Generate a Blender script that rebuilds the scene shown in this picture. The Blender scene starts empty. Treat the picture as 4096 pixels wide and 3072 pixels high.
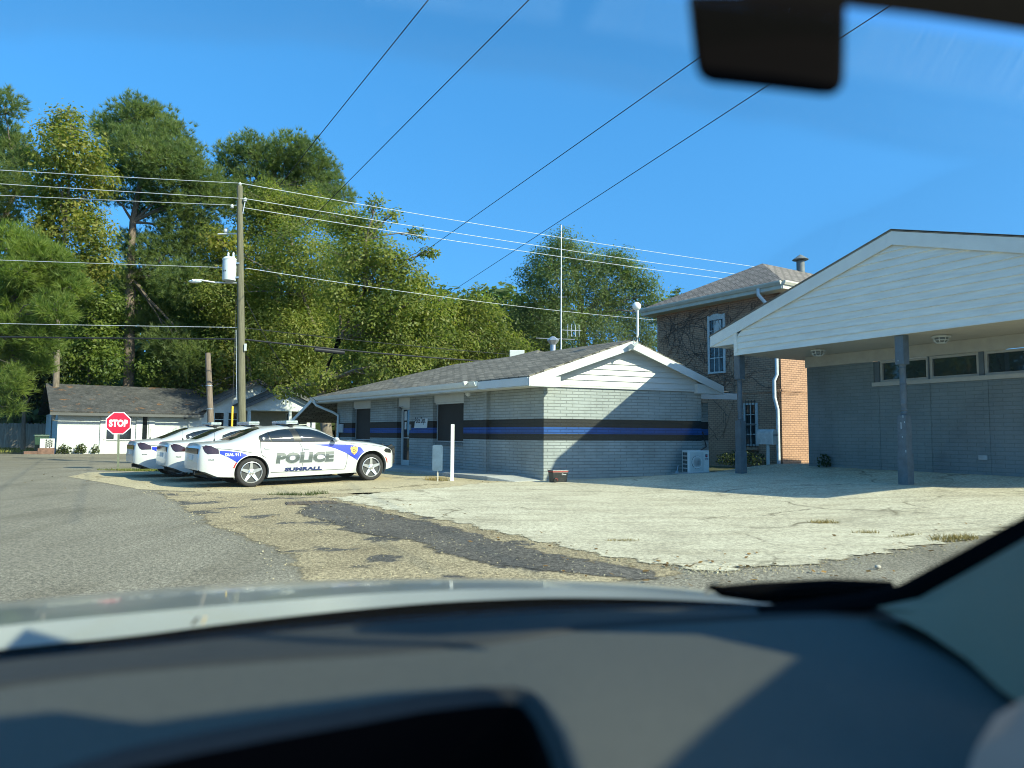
import bpy, bmesh, math, random
import numpy as np
from mathutils import Vector, Matrix
from mathutils.geometry import delaunay_2d_cdt
rnd = random.Random(7)
S = bpy.context.scene
COL = S.collection
V = Vector
# ------------------------------------------------------------------ camera model
FPX, EYE = 710.0, 1.30
PITCH, ROLL = math.atan(50/710.0), 0.006
CF = V((0, math.cos(PITCH), math.sin(PITCH)))
_u = V((1, 0, 0)).cross(CF)
CR = V((1, 0, 0))*math.cos(ROLL) + _u*math.sin(ROLL)
CU = _u*math.cos(ROLL) - V((1, 0, 0))*math.sin(ROLL)
C0 = V((0, 0, EYE))
def ray(x, y):
    d = CR*((x-512)/FPX) + CU*((384-y)/FPX) + CF
    return d/d.y
def atY(x, y, Y): return C0 + ray(x, y)*Y
def atZ(x, y, z):
    d = ray(x, y); return C0 + d*((z-EYE)/d.z)
def onplane(x, y, P, n):
    d = ray(x, y); return C0 + d*((V(P)-C0).dot(n)/d.dot(n))
# ------------------------------------------------------------------ materials
MATS = {}
def newmat(name):
    m = bpy.data.materials.new(name); m.use_nodes = True
    nt = m.node_tree; b = nt.nodes['Principled BSDF']
    return m, nt, b
def nd(nt, typ, **kw):
    n = nt.nodes.new(typ)
    for k, v in kw.items():
        if k in n.inputs: n.inputs[k].default_value = v
        else: setattr(n, k, v)
    return n
def col4(c): return (c[0], c[1], c[2], 1)
def ramp(nt, fac, stops):
    r = nt.nodes.new('ShaderNodeValToRGB'); e = r.color_ramp.elements
    while len(e) < len(stops): e.new(0.5)
    for i, (p, c) in enumerate(stops):
        e[i].position = p; e[i].color = col4(c) if len(c) == 3 else c
    nt.links.new(fac, r.inputs[0]); return r
def mix(nt, fac, a, b, blend='MIX'):
    n = nt.nodes.new('ShaderNodeMix'); n.data_type = 'RGBA'; n.blend_type = blend
    for s, v in ((n.inputs[0], fac), (n.inputs[6], a), (n.inputs[7], b)):
        if hasattr(v, 'links'): nt.links.new(v, s)
        elif isinstance(v, (int, float)): s.default_value = v
        else: s.default_value = col4(v)
    return n.outputs[2]
def coords(nt, kind):
    t = nt.nodes.new('ShaderNodeTexCoord')
    if kind == 'POS':
        g = nt.nodes.new('ShaderNodeNewGeometry'); return g.outputs['Position']
    return t.outputs[{'OBJ': 'Object', 'UV': 'UV'}[kind]]
def noise(nt, vec, scale, detail=4, rough=.55, dist=0):
    n = nd(nt, 'ShaderNodeTexNoise', Scale=scale, Detail=detail, Roughness=rough, Distortion=dist)
    nt.links.new(vec, n.inputs['Vector']); return n.outputs['Fac']
def bump(nt, b, h, strength, dist=.01):
    n = nd(nt, 'ShaderNodeBump', Strength=strength, Distance=dist)
    nt.links.new(h, n.inputs['Height']); nt.links.new(n.outputs[0], b.inputs['Normal'])
def M(name, c, rough=.6, var=.15, scale=5, bmp=0, bscale=60, spec=.4, metal=0, coat=0, kind='OBJ', stretch=None):
    if name in MATS: return MATS[name]
    m, nt, b = newmat(name)
    v = coords(nt, kind)
    if stretch:
        mp = nd(nt, 'ShaderNodeMapping'); mp.inputs['Scale'].default_value = stretch
        nt.links.new(v, mp.inputs[0]); v = mp.outputs[0]
    n1 = noise(nt, v, scale, 6, .6)
    lo = tuple(x*(1-var) for x in c); hi = tuple(min(1, x*(1+var)) for x in c)
    r = ramp(nt, n1, [(.3, lo), (.7, hi)])
    nt.links.new(r.outputs[0], b.inputs['Base Color'])
    b.inputs['Roughness'].default_value = rough; b.inputs['Metallic'].default_value = metal
    b.inputs['Specular IOR Level'].default_value = spec
    if coat: b.inputs['Coat Weight'].default_value = coat; b.inputs['Coat Roughness'].default_value = .04
    if bmp: bump(nt, b, noise(nt, v, bscale, 3), bmp)
    MATS[name] = m; return m
def brickmat(name, c1, c2, mortar, bw=.39, rh=.09, ms=.006, bmp=.8, rough=.65, stripes=None, stain=.24, off=.5, bdist=.012):
    m, nt, b = newmat(name)
    uv = coords(nt, 'UV')
    n0 = nd(nt, 'ShaderNodeTexNoise', Scale=2.3, Detail=2); nt.links.new(uv, n0.inputs['Vector'])
    vm = nd(nt, 'ShaderNodeVectorMath', operation='MULTIPLY_ADD'); vm.inputs[1].default_value = (.02, .006, 0)
    nt.links.new(n0.outputs['Color'], vm.inputs[0]); nt.links.new(uv, vm.inputs[2])
    br = nd(nt, 'ShaderNodeTexBrick', Scale=1.0); br.offset = off
    br.inputs['Brick Width'].default_value = bw; br.inputs['Row Height'].default_value = rh
    br.inputs['Mortar Size'].default_value = ms; br.inputs['Mortar Smooth'].default_value = .3; br.inputs['Bias'].default_value = 0
    br.inputs['Color1'].default_value = col4(c1); br.inputs['Color2'].default_value = col4(c2); br.inputs['Mortar'].default_value = col4(mortar)
    nt.links.new(vm.outputs[0], br.inputs['Vector'])
    c = br.outputs['Color']
    if stripes:
        g = coords(nt, 'POS'); sx = nd(nt, 'ShaderNodeSeparateXYZ'); nt.links.new(g, sx.inputs[0])
        mr = nd(nt, 'ShaderNodeMapRange'); mr.inputs[1].default_value = 0; mr.inputs[2].default_value = 4
        nt.links.new(sx.outputs[2], mr.inputs[0])
        r = ramp(nt, mr.outputs[0], [(0, (1, 1, 1))]+[(z/4, cc) for z, cc in stripes]); r.color_ramp.interpolation = 'CONSTANT'
        c = mix(nt, 1.0, c, r.outputs[0], 'MULTIPLY')
    st = noise(nt, coords(nt, 'POS'), 1.1, 6, .65)
    rs = ramp(nt, st, [(.3, (1-stain,)*3), (.7, (1+stain*.3,)*3)])
    c = mix(nt, 1.0, c, rs.outputs[0], 'MULTIPLY')
    nt.links.new(c, b.inputs['Base Color']); b.inputs['Roughness'].default_value = rough
    b.inputs['Specular IOR Level'].default_value = .3
    inv = nd(nt, 'ShaderNodeMath', operation='SUBTRACT'); inv.inputs[0].default_value = 1
    nt.links.new(br.outputs['Fac'], inv.inputs[1])
    ad = nd(nt, 'ShaderNodeMath', operation='MULTIPLY_ADD'); ad.inputs[1].default_value = .25
    nt.links.new(noise(nt, uv, 45, 3), ad.inputs[0]); nt.links.new(inv.outputs[0], ad.inputs[2])
    bump(nt, b, ad.outputs[0], bmp, bdist)
    MATS[name] = m; return m
def groundmat(name, stops, fine=140, coarse=1.2, finec=.35, cracks=0, rough=.9, blot=None, bmp=.35, streak=None, ragged=0):
    m, nt, b = newmat(name)
    v = coords(nt, 'POS')
    big = noise(nt, v, coarse, 7, .62)
    r = ramp(nt, big, stops); c = r.outputs[0]
    if streak:
        mp = nd(nt, 'ShaderNodeMapping'); mp.inputs['Scale'].default_value = streak; nt.links.new(v, mp.inputs[0])
        s = noise(nt, mp.outputs[0], 1, 6, .65)
        c = mix(nt, 1.0, c, ramp(nt, s, [(.30, (.74, .72, .68)), (.5, (1, 1, 1)), (.72, (1.08, 1.08, 1.07))]).outputs[0], 'MULTIPLY')
    if blot:
        bn = noise(nt, v, blot[1], 7, .62)
        rr = ramp(nt, bn, [(blot[2]-.025, (0, 0, 0)), (blot[2]+.025, (1, 1, 1))])
        c = mix(nt, rr.outputs[0], c, blot[0])
    f1 = noise(nt, v, fine, 2, .6)
    lo, hi = 1-finec, 1+finec
    c = mix(nt, 1.0, c, ramp(nt, f1, [(.36, (lo,)*3), (.5, (1, 1, 1)), (.66, (hi,)*3)]).outputs[0], 'MULTIPLY')
    f2 = noise(nt, v, fine*.30, 3, .7)
    c = mix(nt, 1.0, c, ramp(nt, f2, [(.40, (1-finec*.8,)*3), (.5, (1, 1, 1)), (.60, (1+finec*.8,)*3)]).outputs[0], 'MULTIPLY')
    if cracks:
        wn = nd(nt, 'ShaderNodeTexNoise', Scale=1.3, Detail=5); nt.links.new(v, wn.inputs['Vector'])
        am = nd(nt, 'ShaderNodeVectorMath', operation='MULTIPLY_ADD'); am.inputs[1].default_value = (1.6, 1.6, 0)
        nt.links.new(wn.outputs['Color'], am.inputs[0]); nt.links.new(v, am.inputs[2])
        vo = nd(nt, 'ShaderNodeTexVoronoi', feature='DISTANCE_TO_EDGE', Scale=cracks); nt.links.new(am.outputs[0], vo.inputs['Vector'])
        cr = ramp(nt, vo.outputs['Distance'], [(.0, (.32, .3, .26)), (.012, (1, 1, 1))])
        fm = ramp(nt, noise(nt, v, .6, 3), [(.42, (0, 0, 0)), (.6, (1, 1, 1))])
        c = mix(nt, fm.outputs[0], c, mix(nt, 1.0, c, cr.outputs[0], 'MULTIPLY'))
    nt.links.new(c, b.inputs['Base Color']); b.inputs['Roughness'].default_value = rough
    b.inputs['Specular IOR Level'].default_value = .25
    bump(nt, b, f1, bmp, .01)
    if ragged:
        at = nd(nt, 'ShaderNodeAttribute'); at.attribute_name = 'edge'
        rn = noise(nt, v, ragged, 8, .72)
        ad = nd(nt, 'ShaderNodeMath', operation='MULTIPLY_ADD'); ad.inputs[1].default_value = 1.25
        sb_ = nd(nt, 'ShaderNodeMath', operation='SUBTRACT'); sb_.inputs[1].default_value = .5
        nt.links.new(rn, sb_.inputs[0]); nt.links.new(sb_.outputs[0], ad.inputs[0]); nt.links.new(at.outputs['Fac'], ad.inputs[2])
        ar = ramp(nt, ad.outputs[0], [(.40, (0, 0, 0)), (.56, (1, 1, 1))])
        tr = nd(nt, 'ShaderNodeBsdfTransparent'); ms_ = nd(nt, 'ShaderNodeMixShader'); out = nt.nodes['Material Output']
        nt.links.new(ar.outputs[0], ms_.inputs[0]); nt.links.new(tr.outputs[0], ms_.inputs[1]); nt.links.new(b.outputs[0], ms_.inputs[2]); nt.links.new(ms_.outputs[0], out.inputs[0])
    MATS[name] = m; return m
def leafmat(name, cols, trans=.35):
    m = bpy.data.materials.new(name); m.use_nodes = True; nt = m.node_tree
    for n in list(nt.nodes): nt.nodes.remove(n)
    out = nd(nt, 'ShaderNodeOutputMaterial'); g = nd(nt, 'ShaderNodeNewGeometry')
    r = ramp(nt, g.outputs['Random Per Island'], [(i/(max(1, len(cols)-1)), c) for i, c in enumerate(cols)])
    n2 = noise(nt, coords(nt, 'POS'), .55, 3)
    c = mix(nt, 1.0, r.outputs[0], ramp(nt, n2, [(.35, (.72, .78, .8)), (.65, (1.25, 1.16, .95))]).outputs[0], 'MULTIPLY')
    d = nd(nt, 'ShaderNodeBsdfDiffuse'); t = nd(nt, 'ShaderNodeBsdfTranslucent'); gl = nd(nt, 'ShaderNodeBsdfGlossy', Roughness=.45)
    gl.inputs[0].default_value = (.5, .55, .5, 1)
    nt.links.new(c, d.inputs[0]); nt.links.new(mix(nt, 1.0, c, (1.15, 1.25, .65), 'MULTIPLY'), t.inputs[0])
    ms = nd(nt, 'ShaderNodeMixShader'); ms.inputs[0].default_value = trans
    nt.links.new(d.outputs[0], ms.inputs[1]); nt.links.new(t.outputs[0], ms.inputs[2])
    m2 = nd(nt, 'ShaderNodeMixShader'); m2.inputs[0].default_value = .02
    nt.links.new(ms.outputs[0], m2.inputs[1]); nt.links.new(gl.outputs[0], m2.inputs[2])
    nt.links.new(m2.outputs[0], out.inputs[0]); MATS[name] = m; return m
def glassmat(name, tint, refl=.9):
    m = bpy.data.materials.new(name); m.use_nodes = True; nt = m.node_tree
    for n in list(nt.nodes): nt.nodes.remove(n)
    out = nd(nt, 'ShaderNodeOutputMaterial'); t = nd(nt, 'ShaderNodeBsdfTransparent'); t.inputs[0].default_value = col4(tint)
    g = nd(nt, 'ShaderNodeBsdfGlossy', Roughness=0.0); f = nd(nt, 'ShaderNodeFresnel', IOR=1.45)
    k = nd(nt, 'ShaderNodeMath', operation='MULTIPLY'); k.inputs[1].default_value = refl
    nt.links.new(f.outputs[0], k.inputs[0]); s = nd(nt, 'ShaderNodeMixShader')
    nt.links.new(k.outputs[0], s.inputs[0]); nt.links.new(t.outputs[0], s.inputs[1]); nt.links.new(g.outputs[0], s.inputs[2])
    nt.links.new(s.outputs[0], out.inputs[0]); MATS[name] = m; return m
# ------------------------------------------------------------------ mesh helpers
class MB:
    def __init__(s): s.v = []; s.f = []; s.mi = []; s.m = 0
    def add(s, vs, fs):
        o = len(s.v); s.v += [tuple(p) for p in vs]
        s.f += [tuple(i+o for i in f) for f in fs]; s.mi += [s.m]*len(fs); return s
    def hexa(s, p):  # 8 points: bottom ring 0-3, top ring 4-7
        return s.add(p, [(0, 3, 2, 1), (4, 5, 6, 7), (0, 1, 5, 4), (1, 2, 6, 5), (2, 3, 7, 6), (3, 0, 4, 7)])
    def box(s, a, b):
        (x0, y0, z0), (x1, y1, z1) = a, b
        return s.hexa([(x0, y0, z0), (x1, y0, z0), (x1, y1, z0), (x0, y1, z0), (x0, y0, z1), (x1, y0, z1), (x1, y1, z1), (x0, y1, z1)])
    def tube(s, pts, r, n=8, cap=True):
        pts = [V(p) for p in pts]; rs = r if isinstance(r, (list, tuple)) else [r]*len(pts)
        vs = []; fs = []
        for i, p in enumerate(pts):
            d = (pts[min(i+1, len(pts)-1)]-pts[max(i-1, 0)]).normalized()
            a = d.cross(V((0, 0, 1)) if abs(d.z) < .95 else V((1, 0, 0))).normalized(); b = d.cross(a)
            for k in range(n):
                t = 2*math.pi*k/n; vs.append(p+(a*math.cos(t)+b*math.sin(t))*rs[i])
        for i in range(len(pts)-1):
            for k in range(n):
                fs.append((i*n+k, i*n+(k+1) % n, (i+1)*n+(k+1) % n, (i+1)*n+k))
        if cap: fs += [tuple(range(n)), tuple(reversed(range((len(pts)-1)*n, len(pts)*n)))]
        return s.add(vs, fs)
    def lathe(s, prof, n=24, mat=None, cap=True):  # (r, z) about local z
        vs = []; fs = []
        for r, z in prof:
            for k in range(n):
                t = 2*math.pi*k/n; p = V((r*math.cos(t), r*math.sin(t), z)); vs.append(mat @ p if mat else p)
        for i in range(len(prof)-1):
            for k in range(n): fs.append((i*n+k, i*n+(k+1) % n, (i+1)*n+(k+1) % n, (i+1)*n+k))
        if cap: fs += [tuple(reversed(range(n))), tuple(range((len(prof)-1)*n, len(prof)*n))]
        return s.add(vs, fs)
    def prism(s, poly, dvec):
        n = len(poly); d = V(dvec); vs = [V(p) for p in poly]+[V(p)+d for p in poly]
        return s.add(vs, [tuple(reversed(range(n))), tuple(range(n, 2*n))]+[(i, (i+1) % n, n+(i+1) % n, n+i) for i in range(n)])
    def quad(s, *p): return s.add(p, [tuple(range(len(p)))])
    def grid(s, rows):
        n = len(rows[0]); vs = [p for r in rows for p in r]
        return s.add(vs, [(i*n+k, i*n+k+1, (i+1)*n+k+1, (i+1)*n+k) for i in range(len(rows)-1) for k in range(n-1)])
    def sphere(s, c, r, n=16, sc=(1, 1, 1)):
        c = V(c)
        return s.lathe([(max(1e-4, r*math.sin(math.pi*i/n)), -r*math.cos(math.pi*i/n)) for i in range(n+1)], 2*n,
                       Matrix.Translation(c) @ Matrix.Diagonal((*sc, 1)))
    def build(s, name, mats, parent=None, smooth=False, bev=0, ang=40):
        me = bpy.data.meshes.new(name)
        off = V(parent.location) if (parent is not None and parent.get('_w')) else V((0, 0, 0))
        if parent is not None and parent.parent is not None and parent.parent.get('_w'): off = V(parent.parent.location)
        me.from_pydata([V(p)-off for p in s.v], [], s.f)
        mats = mats if isinstance(mats, (list, tuple)) else [mats]
        for m in mats: me.materials.append(m)
        if len(mats) > 1: me.polygons.foreach_set('material_index', s.mi)
        bm = bmesh.new(); bm.from_mesh(me); bmesh.ops.recalc_face_normals(bm, faces=bm.faces)
        uvl = bm.loops.layers.uv.new('UVMap')
        for f in bm.faces:
            n = f.normal
            t = V((-n.y, n.x, 0)).normalized() if abs(n.z) < .97 else V((1, 0, 0))
            b = n.cross(t)
            for l in f.loops:
                w = l.vert.co+off; l[uvl].uv = (w.dot(t), w.dot(b))
        bm.to_mesh(me); bm.free()
        if smooth:
            me.polygons.foreach_set('use_smooth', [True]*len(me.polygons)); me.set_sharp_from_angle(angle=math.radians(ang))
        o = bpy.data.objects.new(name, me); COL.objects.link(o)
        if parent is not None: o.parent = parent
        if bev:
            md = o.modifiers.new('Bevel', 'BEVEL'); md.width = bev; md.segments = 2; md.limit_method = 'ANGLE'
        return o
def tag(o, label, cat, group=None, kind=None):
    if label: o['label'] = label
    if cat: o['category'] = cat
    if group: o['group'] = group
    if kind: o['kind'] = kind
    return o
def thing(name, label, cat, loc=(0, 0, 0), rz=0, group=None, world=True):
    o = bpy.data.objects.new(name, None); COL.objects.link(o); o.location = loc; o.rotation_euler = (0, 0, rz)
    o.empty_display_size = .1
    if world: o['_w'] = 1
    return tag(o, label, cat, group)
def struct(o): o['kind'] = 'structure'; return o
class Frame:
    """vertical wall frame: t along the wall, z up, d outward"""
    def __init__(s, o, t, flip=1):
        s.o = V((o[0], o[1], 0)); s.t = V((t[0], t[1], 0)).normalized(); s.n = V((s.t.y, -s.t.x, 0))*flip
    def P(s, t, z, d=0): return s.o+s.t*t+V((0, 0, z))+s.n*d
    def px(s, x, y, d=0):
        p = onplane(x, y, s.o+s.n*d, s.n); return (p-s.o).dot(s.t), p.z
    def box(s, mb, t0, t1, z0, z1, d0, d1):
        return mb.hexa([s.P(t0, z0, d0), s.P(t1, z0, d0), s.P(t1, z0, d1), s.P(t0, z0, d1), s.P(t0, z1, d0), s.P(t1, z1, d0), s.P(t1, z1, d1), s.P(t0, z1, d1)])
def text2d(body, size=1, offset=0, shear=0, sx=1):
    cu = bpy.data.curves.new('t', 'FONT'); cu.body = body; cu.size = size; cu.offset = offset; cu.shear = shear; cu.align_x = 'CENTER'; cu.align_y = 'CENTER'
    cu.resolution_u = 3; cu.space_character = 1.05
    o = bpy.data.objects.new('t', cu); COL.objects.link(o)
    dg = bpy.context.evaluated_depsgraph_get(); me = bpy.data.meshes.new_from_object(o.evaluated_get(dg))
    vs = [(v.co.x*sx, v.co.y) for v in me.vertices]; fs = [tuple(p.vertices) for p in me.polygons]
    bpy.data.objects.remove(o); bpy.data.curves.remove(cu); bpy.data.meshes.remove(me)
    return vs, fs
def fit(vs, x0, x1, y0, y1):
    xs = [v[0] for v in vs]; ys = [v[1] for v in vs]
    ax, bx, ay, by = min(xs), max(xs), min(ys), max(ys)
    return [(x0+(x-ax)/(bx-ax)*(x1-x0), y0+(y-ay)/(by-ay)*(y1-y0)) for x, y in vs]
def inpoly(x, y, poly):
    c = False; j = len(poly)-1
    for i in range(len(poly)):
        (xi, yi), (xj, yj) = poly[i], poly[j]
        if (yi > y) != (yj > y) and x < (xj-xi)*(y-yi)/(yj-yi)+xi: c = not c
        j = i
    return c
def patch(poly, h, fn, mb=None):
    """fill a 2-D polygon with a fine triangulation and map it through fn"""
    mb = mb or MB(); b = []
    for i in range(len(poly)):
        (x0, y0), (x1, y1) = poly[i], poly[(i+1) % len(poly)]
        n = max(1, int(math.hypot(x1-x0, y1-y0)/h))
        b += [(x0+(x1-x0)*k/n, y0+(y1-y0)*k/n) for k in range(n)]
    xs = [p[0] for p in b]; ys = [p[1] for p in b]; pts = list(b)
    x = min(xs)+h/2
    while x < max(xs):
        y = min(ys)+h/2
        while y < max(ys):
            if inpoly(x, y, b): pts.append((x, y))
            y += h
        x += h
    vs, es, fs, *_ = delaunay_2d_cdt([V(p) for p in pts], [(i, (i+1) % len(b)) for i in range(len(b))], [], 1, 1e-5)
    return mb.add([fn(v.x, v.y) for v in vs], [tuple(f) for f in fs])
def spline(xs, ys):
    """monotone piecewise-cubic"""
    xs = np.array(xs, float); ys = np.array(ys, float); d = np.diff(ys)/np.diff(xs); m = np.zeros(len(xs)); m[0] = d[0]; m[-1] = d[-1]
    for i in range(1, len(xs)-1): m[i] = 0 if d[i-1]*d[i] <= 0 else 2*d[i-1]*d[i]/(d[i-1]+d[i])
    def f(x):
        x = min(max(x, xs[0]), xs[-1]); i = min(max(int(np.searchsorted(xs, x))-1, 0), len(xs)-2); h = xs[i+1]-xs[i]; t = (x-xs[i])/h
        return float((2*t**3-3*t*t+1)*ys[i]+(t**3-2*t*t+t)*h*m[i]+(-2*t**3+3*t*t)*ys[i+1]+(t**3-t*t)*h*m[i+1])
    return f
def smooth01(x): x = min(1, max(0, x)); return x*x*(3-2*x)
# ------------------------------------------------------------------ world, sun, camera
SUN_AZ, SUN_EL = math.radians(122.5), math.radians(32)      # azimuth clockwise from +Y
W = bpy.data.worlds.new('World'); S.world = W; W.use_nodes = True
nt = W.node_tree; bg = nt.nodes['Background']
sky = nt.nodes.new('ShaderNodeTexSky'); sky.sky_type = 'NISHITA'; sky.sun_disc = False
sky.sun_elevation = SUN_EL; sky.sun_rotation = SUN_AZ
sky.altitude = 100; sky.air_density = 1.0; sky.dust_density = .35; sky.ozone_density = 1.3
hs = nt.nodes.new('ShaderNodeHueSaturation'); hs.inputs['Saturation'].default_value = 1.38
tcw = nt.nodes.new('ShaderNodeTexCoord'); mpw = nt.nodes.new('ShaderNodeMapping'); mpw.inputs['Scale'].default_value = (1, 1, .48); mpw.inputs['Location'].default_value = (0, 0, .32)
nt.links.new(tcw.outputs['Generated'], mpw.inputs[0]); nt.links.new(mpw.outputs[0], sky.inputs[0])
nt.links.new(sky.outputs[0], hs.inputs['Color']); nt.links.new(hs.outputs[0], bg.inputs[0])
bg.inputs[1].default_value = .132
L = bpy.data.lights.new('sun', 'SUN'); L.energy = 3.7; L.angle = math.radians(.5); L.color = (1, .90, .71)
lo = bpy.data.objects.new('sun', L); COL.objects.link(lo)
sd = V((math.sin(SUN_AZ)*math.cos(SUN_EL), math.cos(SUN_AZ)*math.cos(SUN_EL), math.sin(SUN_EL)))
lo.rotation_euler = sd.to_track_quat('Z', 'Y').to_euler(); lo.location = (0, -5, 30)
cam = bpy.data.cameras.new('camera'); co = bpy.data.objects.new('camera', cam); COL.objects.link(co); S.camera = co
cam.sensor_width = 36; cam.lens = FPX/1024*36; cam.clip_start = .02; cam.clip_end = 3000
rot = Matrix((CR, CU, -CF)).transposed(); co.matrix_world = Matrix.Translation(C0) @ rot.to_4x4()
cam.dof.use_dof = True; cam.dof.focus_distance = 18; cam.dof.aperture_fstop = 1.95
S.view_settings.view_transform = 'Standard'; S.view_settings.look = 'None'; S.view_settings.exposure = 1.38; S.view_settings.gamma = 1
S.cycles.max_bounces = 8; S.cycles.transparent_max_bounces = 16; S.cycles.sample_clamp_indirect = 6
S.cycles.filter_width = 1.0; S.cycles.use_denoising = True; S.cycles.caustics_reflective = False; S.cycles.caustics_refractive = False
# ------------------------------------------------------------------ ground
KP = V((5.72, 20.3, 0)); KT = V((math.sin(math.radians(28)), -math.cos(math.radians(28)), 0)); KB = V((-KT.y, KT.x, 0))  # canopy gable line and the way back from it
CAX = V((math.cos(math.radians(35.5)), math.sin(math.radians(35.5)), 0))
HUB = V((-6.14, 16.9, 0))
def gz(x, y):
    r = V((x, y, 0))-KP; q = r.dot(KB); v = r.dot(KT)
    a = .24*smooth01((q+5.5)/5.5)+.22*smooth01(q/2.4)
    a *= smooth01((v+2.8)/3.4)*smooth01((45-q)/30)
    r = V((x, y, 0))-HUB; s = r.dot(CAX); p = r.dot(V((-CAX.y, CAX.x, 0)))
    a += .06*math.exp(-((s-3.4)/1.9)**2)*smooth01((p+2.5)/1.5)*smooth01((9-p)/3)
    return a
def jag(poly, amp, step=.12, seed=1):
    """ragged outline: fractal jitter along each edge"""
    R = random.Random(seed); out = []
    for i in range(len(poly)):
        a, b = V((*poly[i], 0)), V((*poly[(i+1) % len(poly)], 0)); L_ = (b-a).length
        n = max(1, min(400, int(L_/step))); nn = V((-(b-a).y, (b-a).x, 0)).normalized()
        ph = [(R.random()*6.28, 2**k) for k in range(1, 7)]
        for k in range(n):
            t = k/n; w = sum(math.sin(t*L_*f*.8+p)/f**.6 for p, f in ph)+R.uniform(-.7, .7)
            q = a.lerp(b, t)+nn*(w*amp*min(1, t*6, (1-t)*6)); out.append((q.x, q.y))
    return out
def sheet(name, poly, mat, dz, h=.6, amp=0, seed=1, step=.12, wid=.35):
    if amp: poly = jag(poly, amp, step, seed)
    o = patch(poly, h, lambda x, y: (x, y, gz(x, y)+dz)).build(name, mat, smooth=True)
    P0 = np.array(poly); P1 = np.roll(P0, -1, 0); d = P1-P0; L2 = np.maximum((d*d).sum(1), 1e-9); ev = []
    for vtx in o.data.vertices:
        q = np.array([vtx.co.x, vtx.co.y]); t = np.clip(((q-P0)*d).sum(1)/L2, 0, 1); ev.append(min(1, float(np.sqrt((((P0+d*t[:, None])-q)**2).sum(1).min()))/wid))
    o.data.attributes.new('edge', 'FLOAT', 'POINT').data.foreach_set('value', ev); return struct(o)
def pg(*pts): return [(p.x, p.y) for p in (atZ(x, y, 0) for x, y in pts)]
m_asph = groundmat('asphalt', [(.3, (.185, .168, .124)), (.7, (.238, .217, .16))], 95, .5, .5, rough=.85, bmp=.4, streak=(1.5, .22, 1))
m_road2 = groundmat('street_tan', [(.3, (.15, .135, .1)), (.7, (.26, .235, .17))], 90, .25, .3, rough=.9, streak=(.12, 1.2, 1))
m_tan = groundmat('tan_chippings', [(.3, (.24, .195, .115)), (.7, (.36, .30, .18))], 85, .9, .5, rough=.95, blot=((.085, .08, .068), 1.1, .58), bmp=.5, ragged=1.6)
m_dark = groundmat('old_asphalt', [(.3, (.078, .072, .060)), (.7, (.125, .114, .092))], 75, .8, .6, rough=.9, bmp=.5, ragged=2.2)
m_conc = groundmat('apron_concrete', [(.28, (.39, .355, .25)), (.5, (.49, .45, .32)), (.72, (.55, .51, .37))], 60, .8, .27, cracks=.22, rough=.95, streak=(.45, 2.2, 1), bmp=.25, ragged=11)
m_slab = groundmat('slab_concrete', [(.3, (.34, .29, .175)), (.7, (.44, .38, .24))], 90, .5, .35, cracks=.16, rough=.95)
m_walk = groundmat('walk_concrete', [(.3, (.30, .31, .29)), (.7, (.40, .41, .38))], 90, .8, .15, rough=.9)
m_soil = groundmat('lawn_soil', [(.3, (.05, .055, .025)), (.7, (.10, .10, .045))], 30, .6, .4)
mb = MB()
xs = [-600, -300, -150, -90, -60]+[-45+i*1.5 for i in range(60)]+[60, 90, 150, 300, 600]
ys = [-80, -40, -20]+[-10+i*1.5 for i in range(52)]+[75, 90, 120, 200, 400, 900]
mb.grid([[(x, y, gz(x, y)-.09) for x in xs] for y in ys]); struct(mb.build('ground', m_soil, smooth=True))
sheet('road', [(-60, -12), (30, -12), (30, 26), (12, 16), (6.8, 11.6), (4.2, 9.8), (1.4, 8.2), (-.8, 8.4), (-2.4, 9.8), (-4.3, 11.8), (-6.5, 15.2), (-9.5, 19.0), (-11.5, 21.5), (-13.4, 25.7), (-60, 25.7)], m_asph, .004, .6, 0, 3)
sheet('street', [(-70, 25.6), (-14.1, 25.6), (-12.3, 24.8), (-8, 25.5), (-6, 31), (-16, 42), (-20.5, 43.9), (-26.6, 40.3), (-34, 39.5), (-70, 38.5)], m_road2, .003, 1.6, .05, 4)
TAN = [(-8.3, 15.9), (-6.0, 12.4), (-4.35, 9.75), (-2.75, 7.75), (-2.15, 6.4), (-1.6, 5.5), (2.0, 6.4), (1.6, 8.0), (.3, 10.4), (-2.6, 14.6), (-3.6, 16.2), (-4.9, 15.6), (-6.3, 15.8)]
sheet('gravel_verge', TAN, m_tan, .008, .3, .035, 5, wid=.6)
sheet('asphalt_patch', [(-4.4, 13.5), (-3.3, 14.0), (-.6, 10.05), (.8, 7.8), (1.75, 6.85), (1.6, 6.2), (.5, 6.3), (-.2, 6.9), (-.9, 7.5), (-1.5, 8.6), (-2.3, 9.2), (-2.9, 10.4), (-3.7, 11.2), (-3.7, 12.3)], m_dark, .013, .25, .05, 6, .06, wid=.55)
sheet('parking_slab', [(-12.6, 20.3), (-13.4, 22.6), (-11, 24.1), (-5.5, 27.6), (-1.6, 22.2), (.8, 20.6), (-.2, 18.4), (-.8, 17.2), (-2.2, 15.9), (-3.7, 15.4), (-4.9, 15.05), (-6.5, 15.4), (-8.4, 16.1), (-10.2, 18.0)], m_slab, .010, .5, .03, 7)
sheet('concrete_apron', [(-3.7, 14.2), (-.62, 10.0), (.8, 7.75), (1.7, 6.9), (1.95, 6.75), (2.9, 7.1), (4.6, 8.2), (7.1, 9.85), (12, 13.2), (19, 19), (16, 26), (9, 27.5), (6.2, 22.6), (1.0, 20.2), (-.8, 18.7), (-1.5, 17.4), (-2.7, 16.0)], m_conc, .016, .35, .012, 8, wid=.05)
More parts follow.
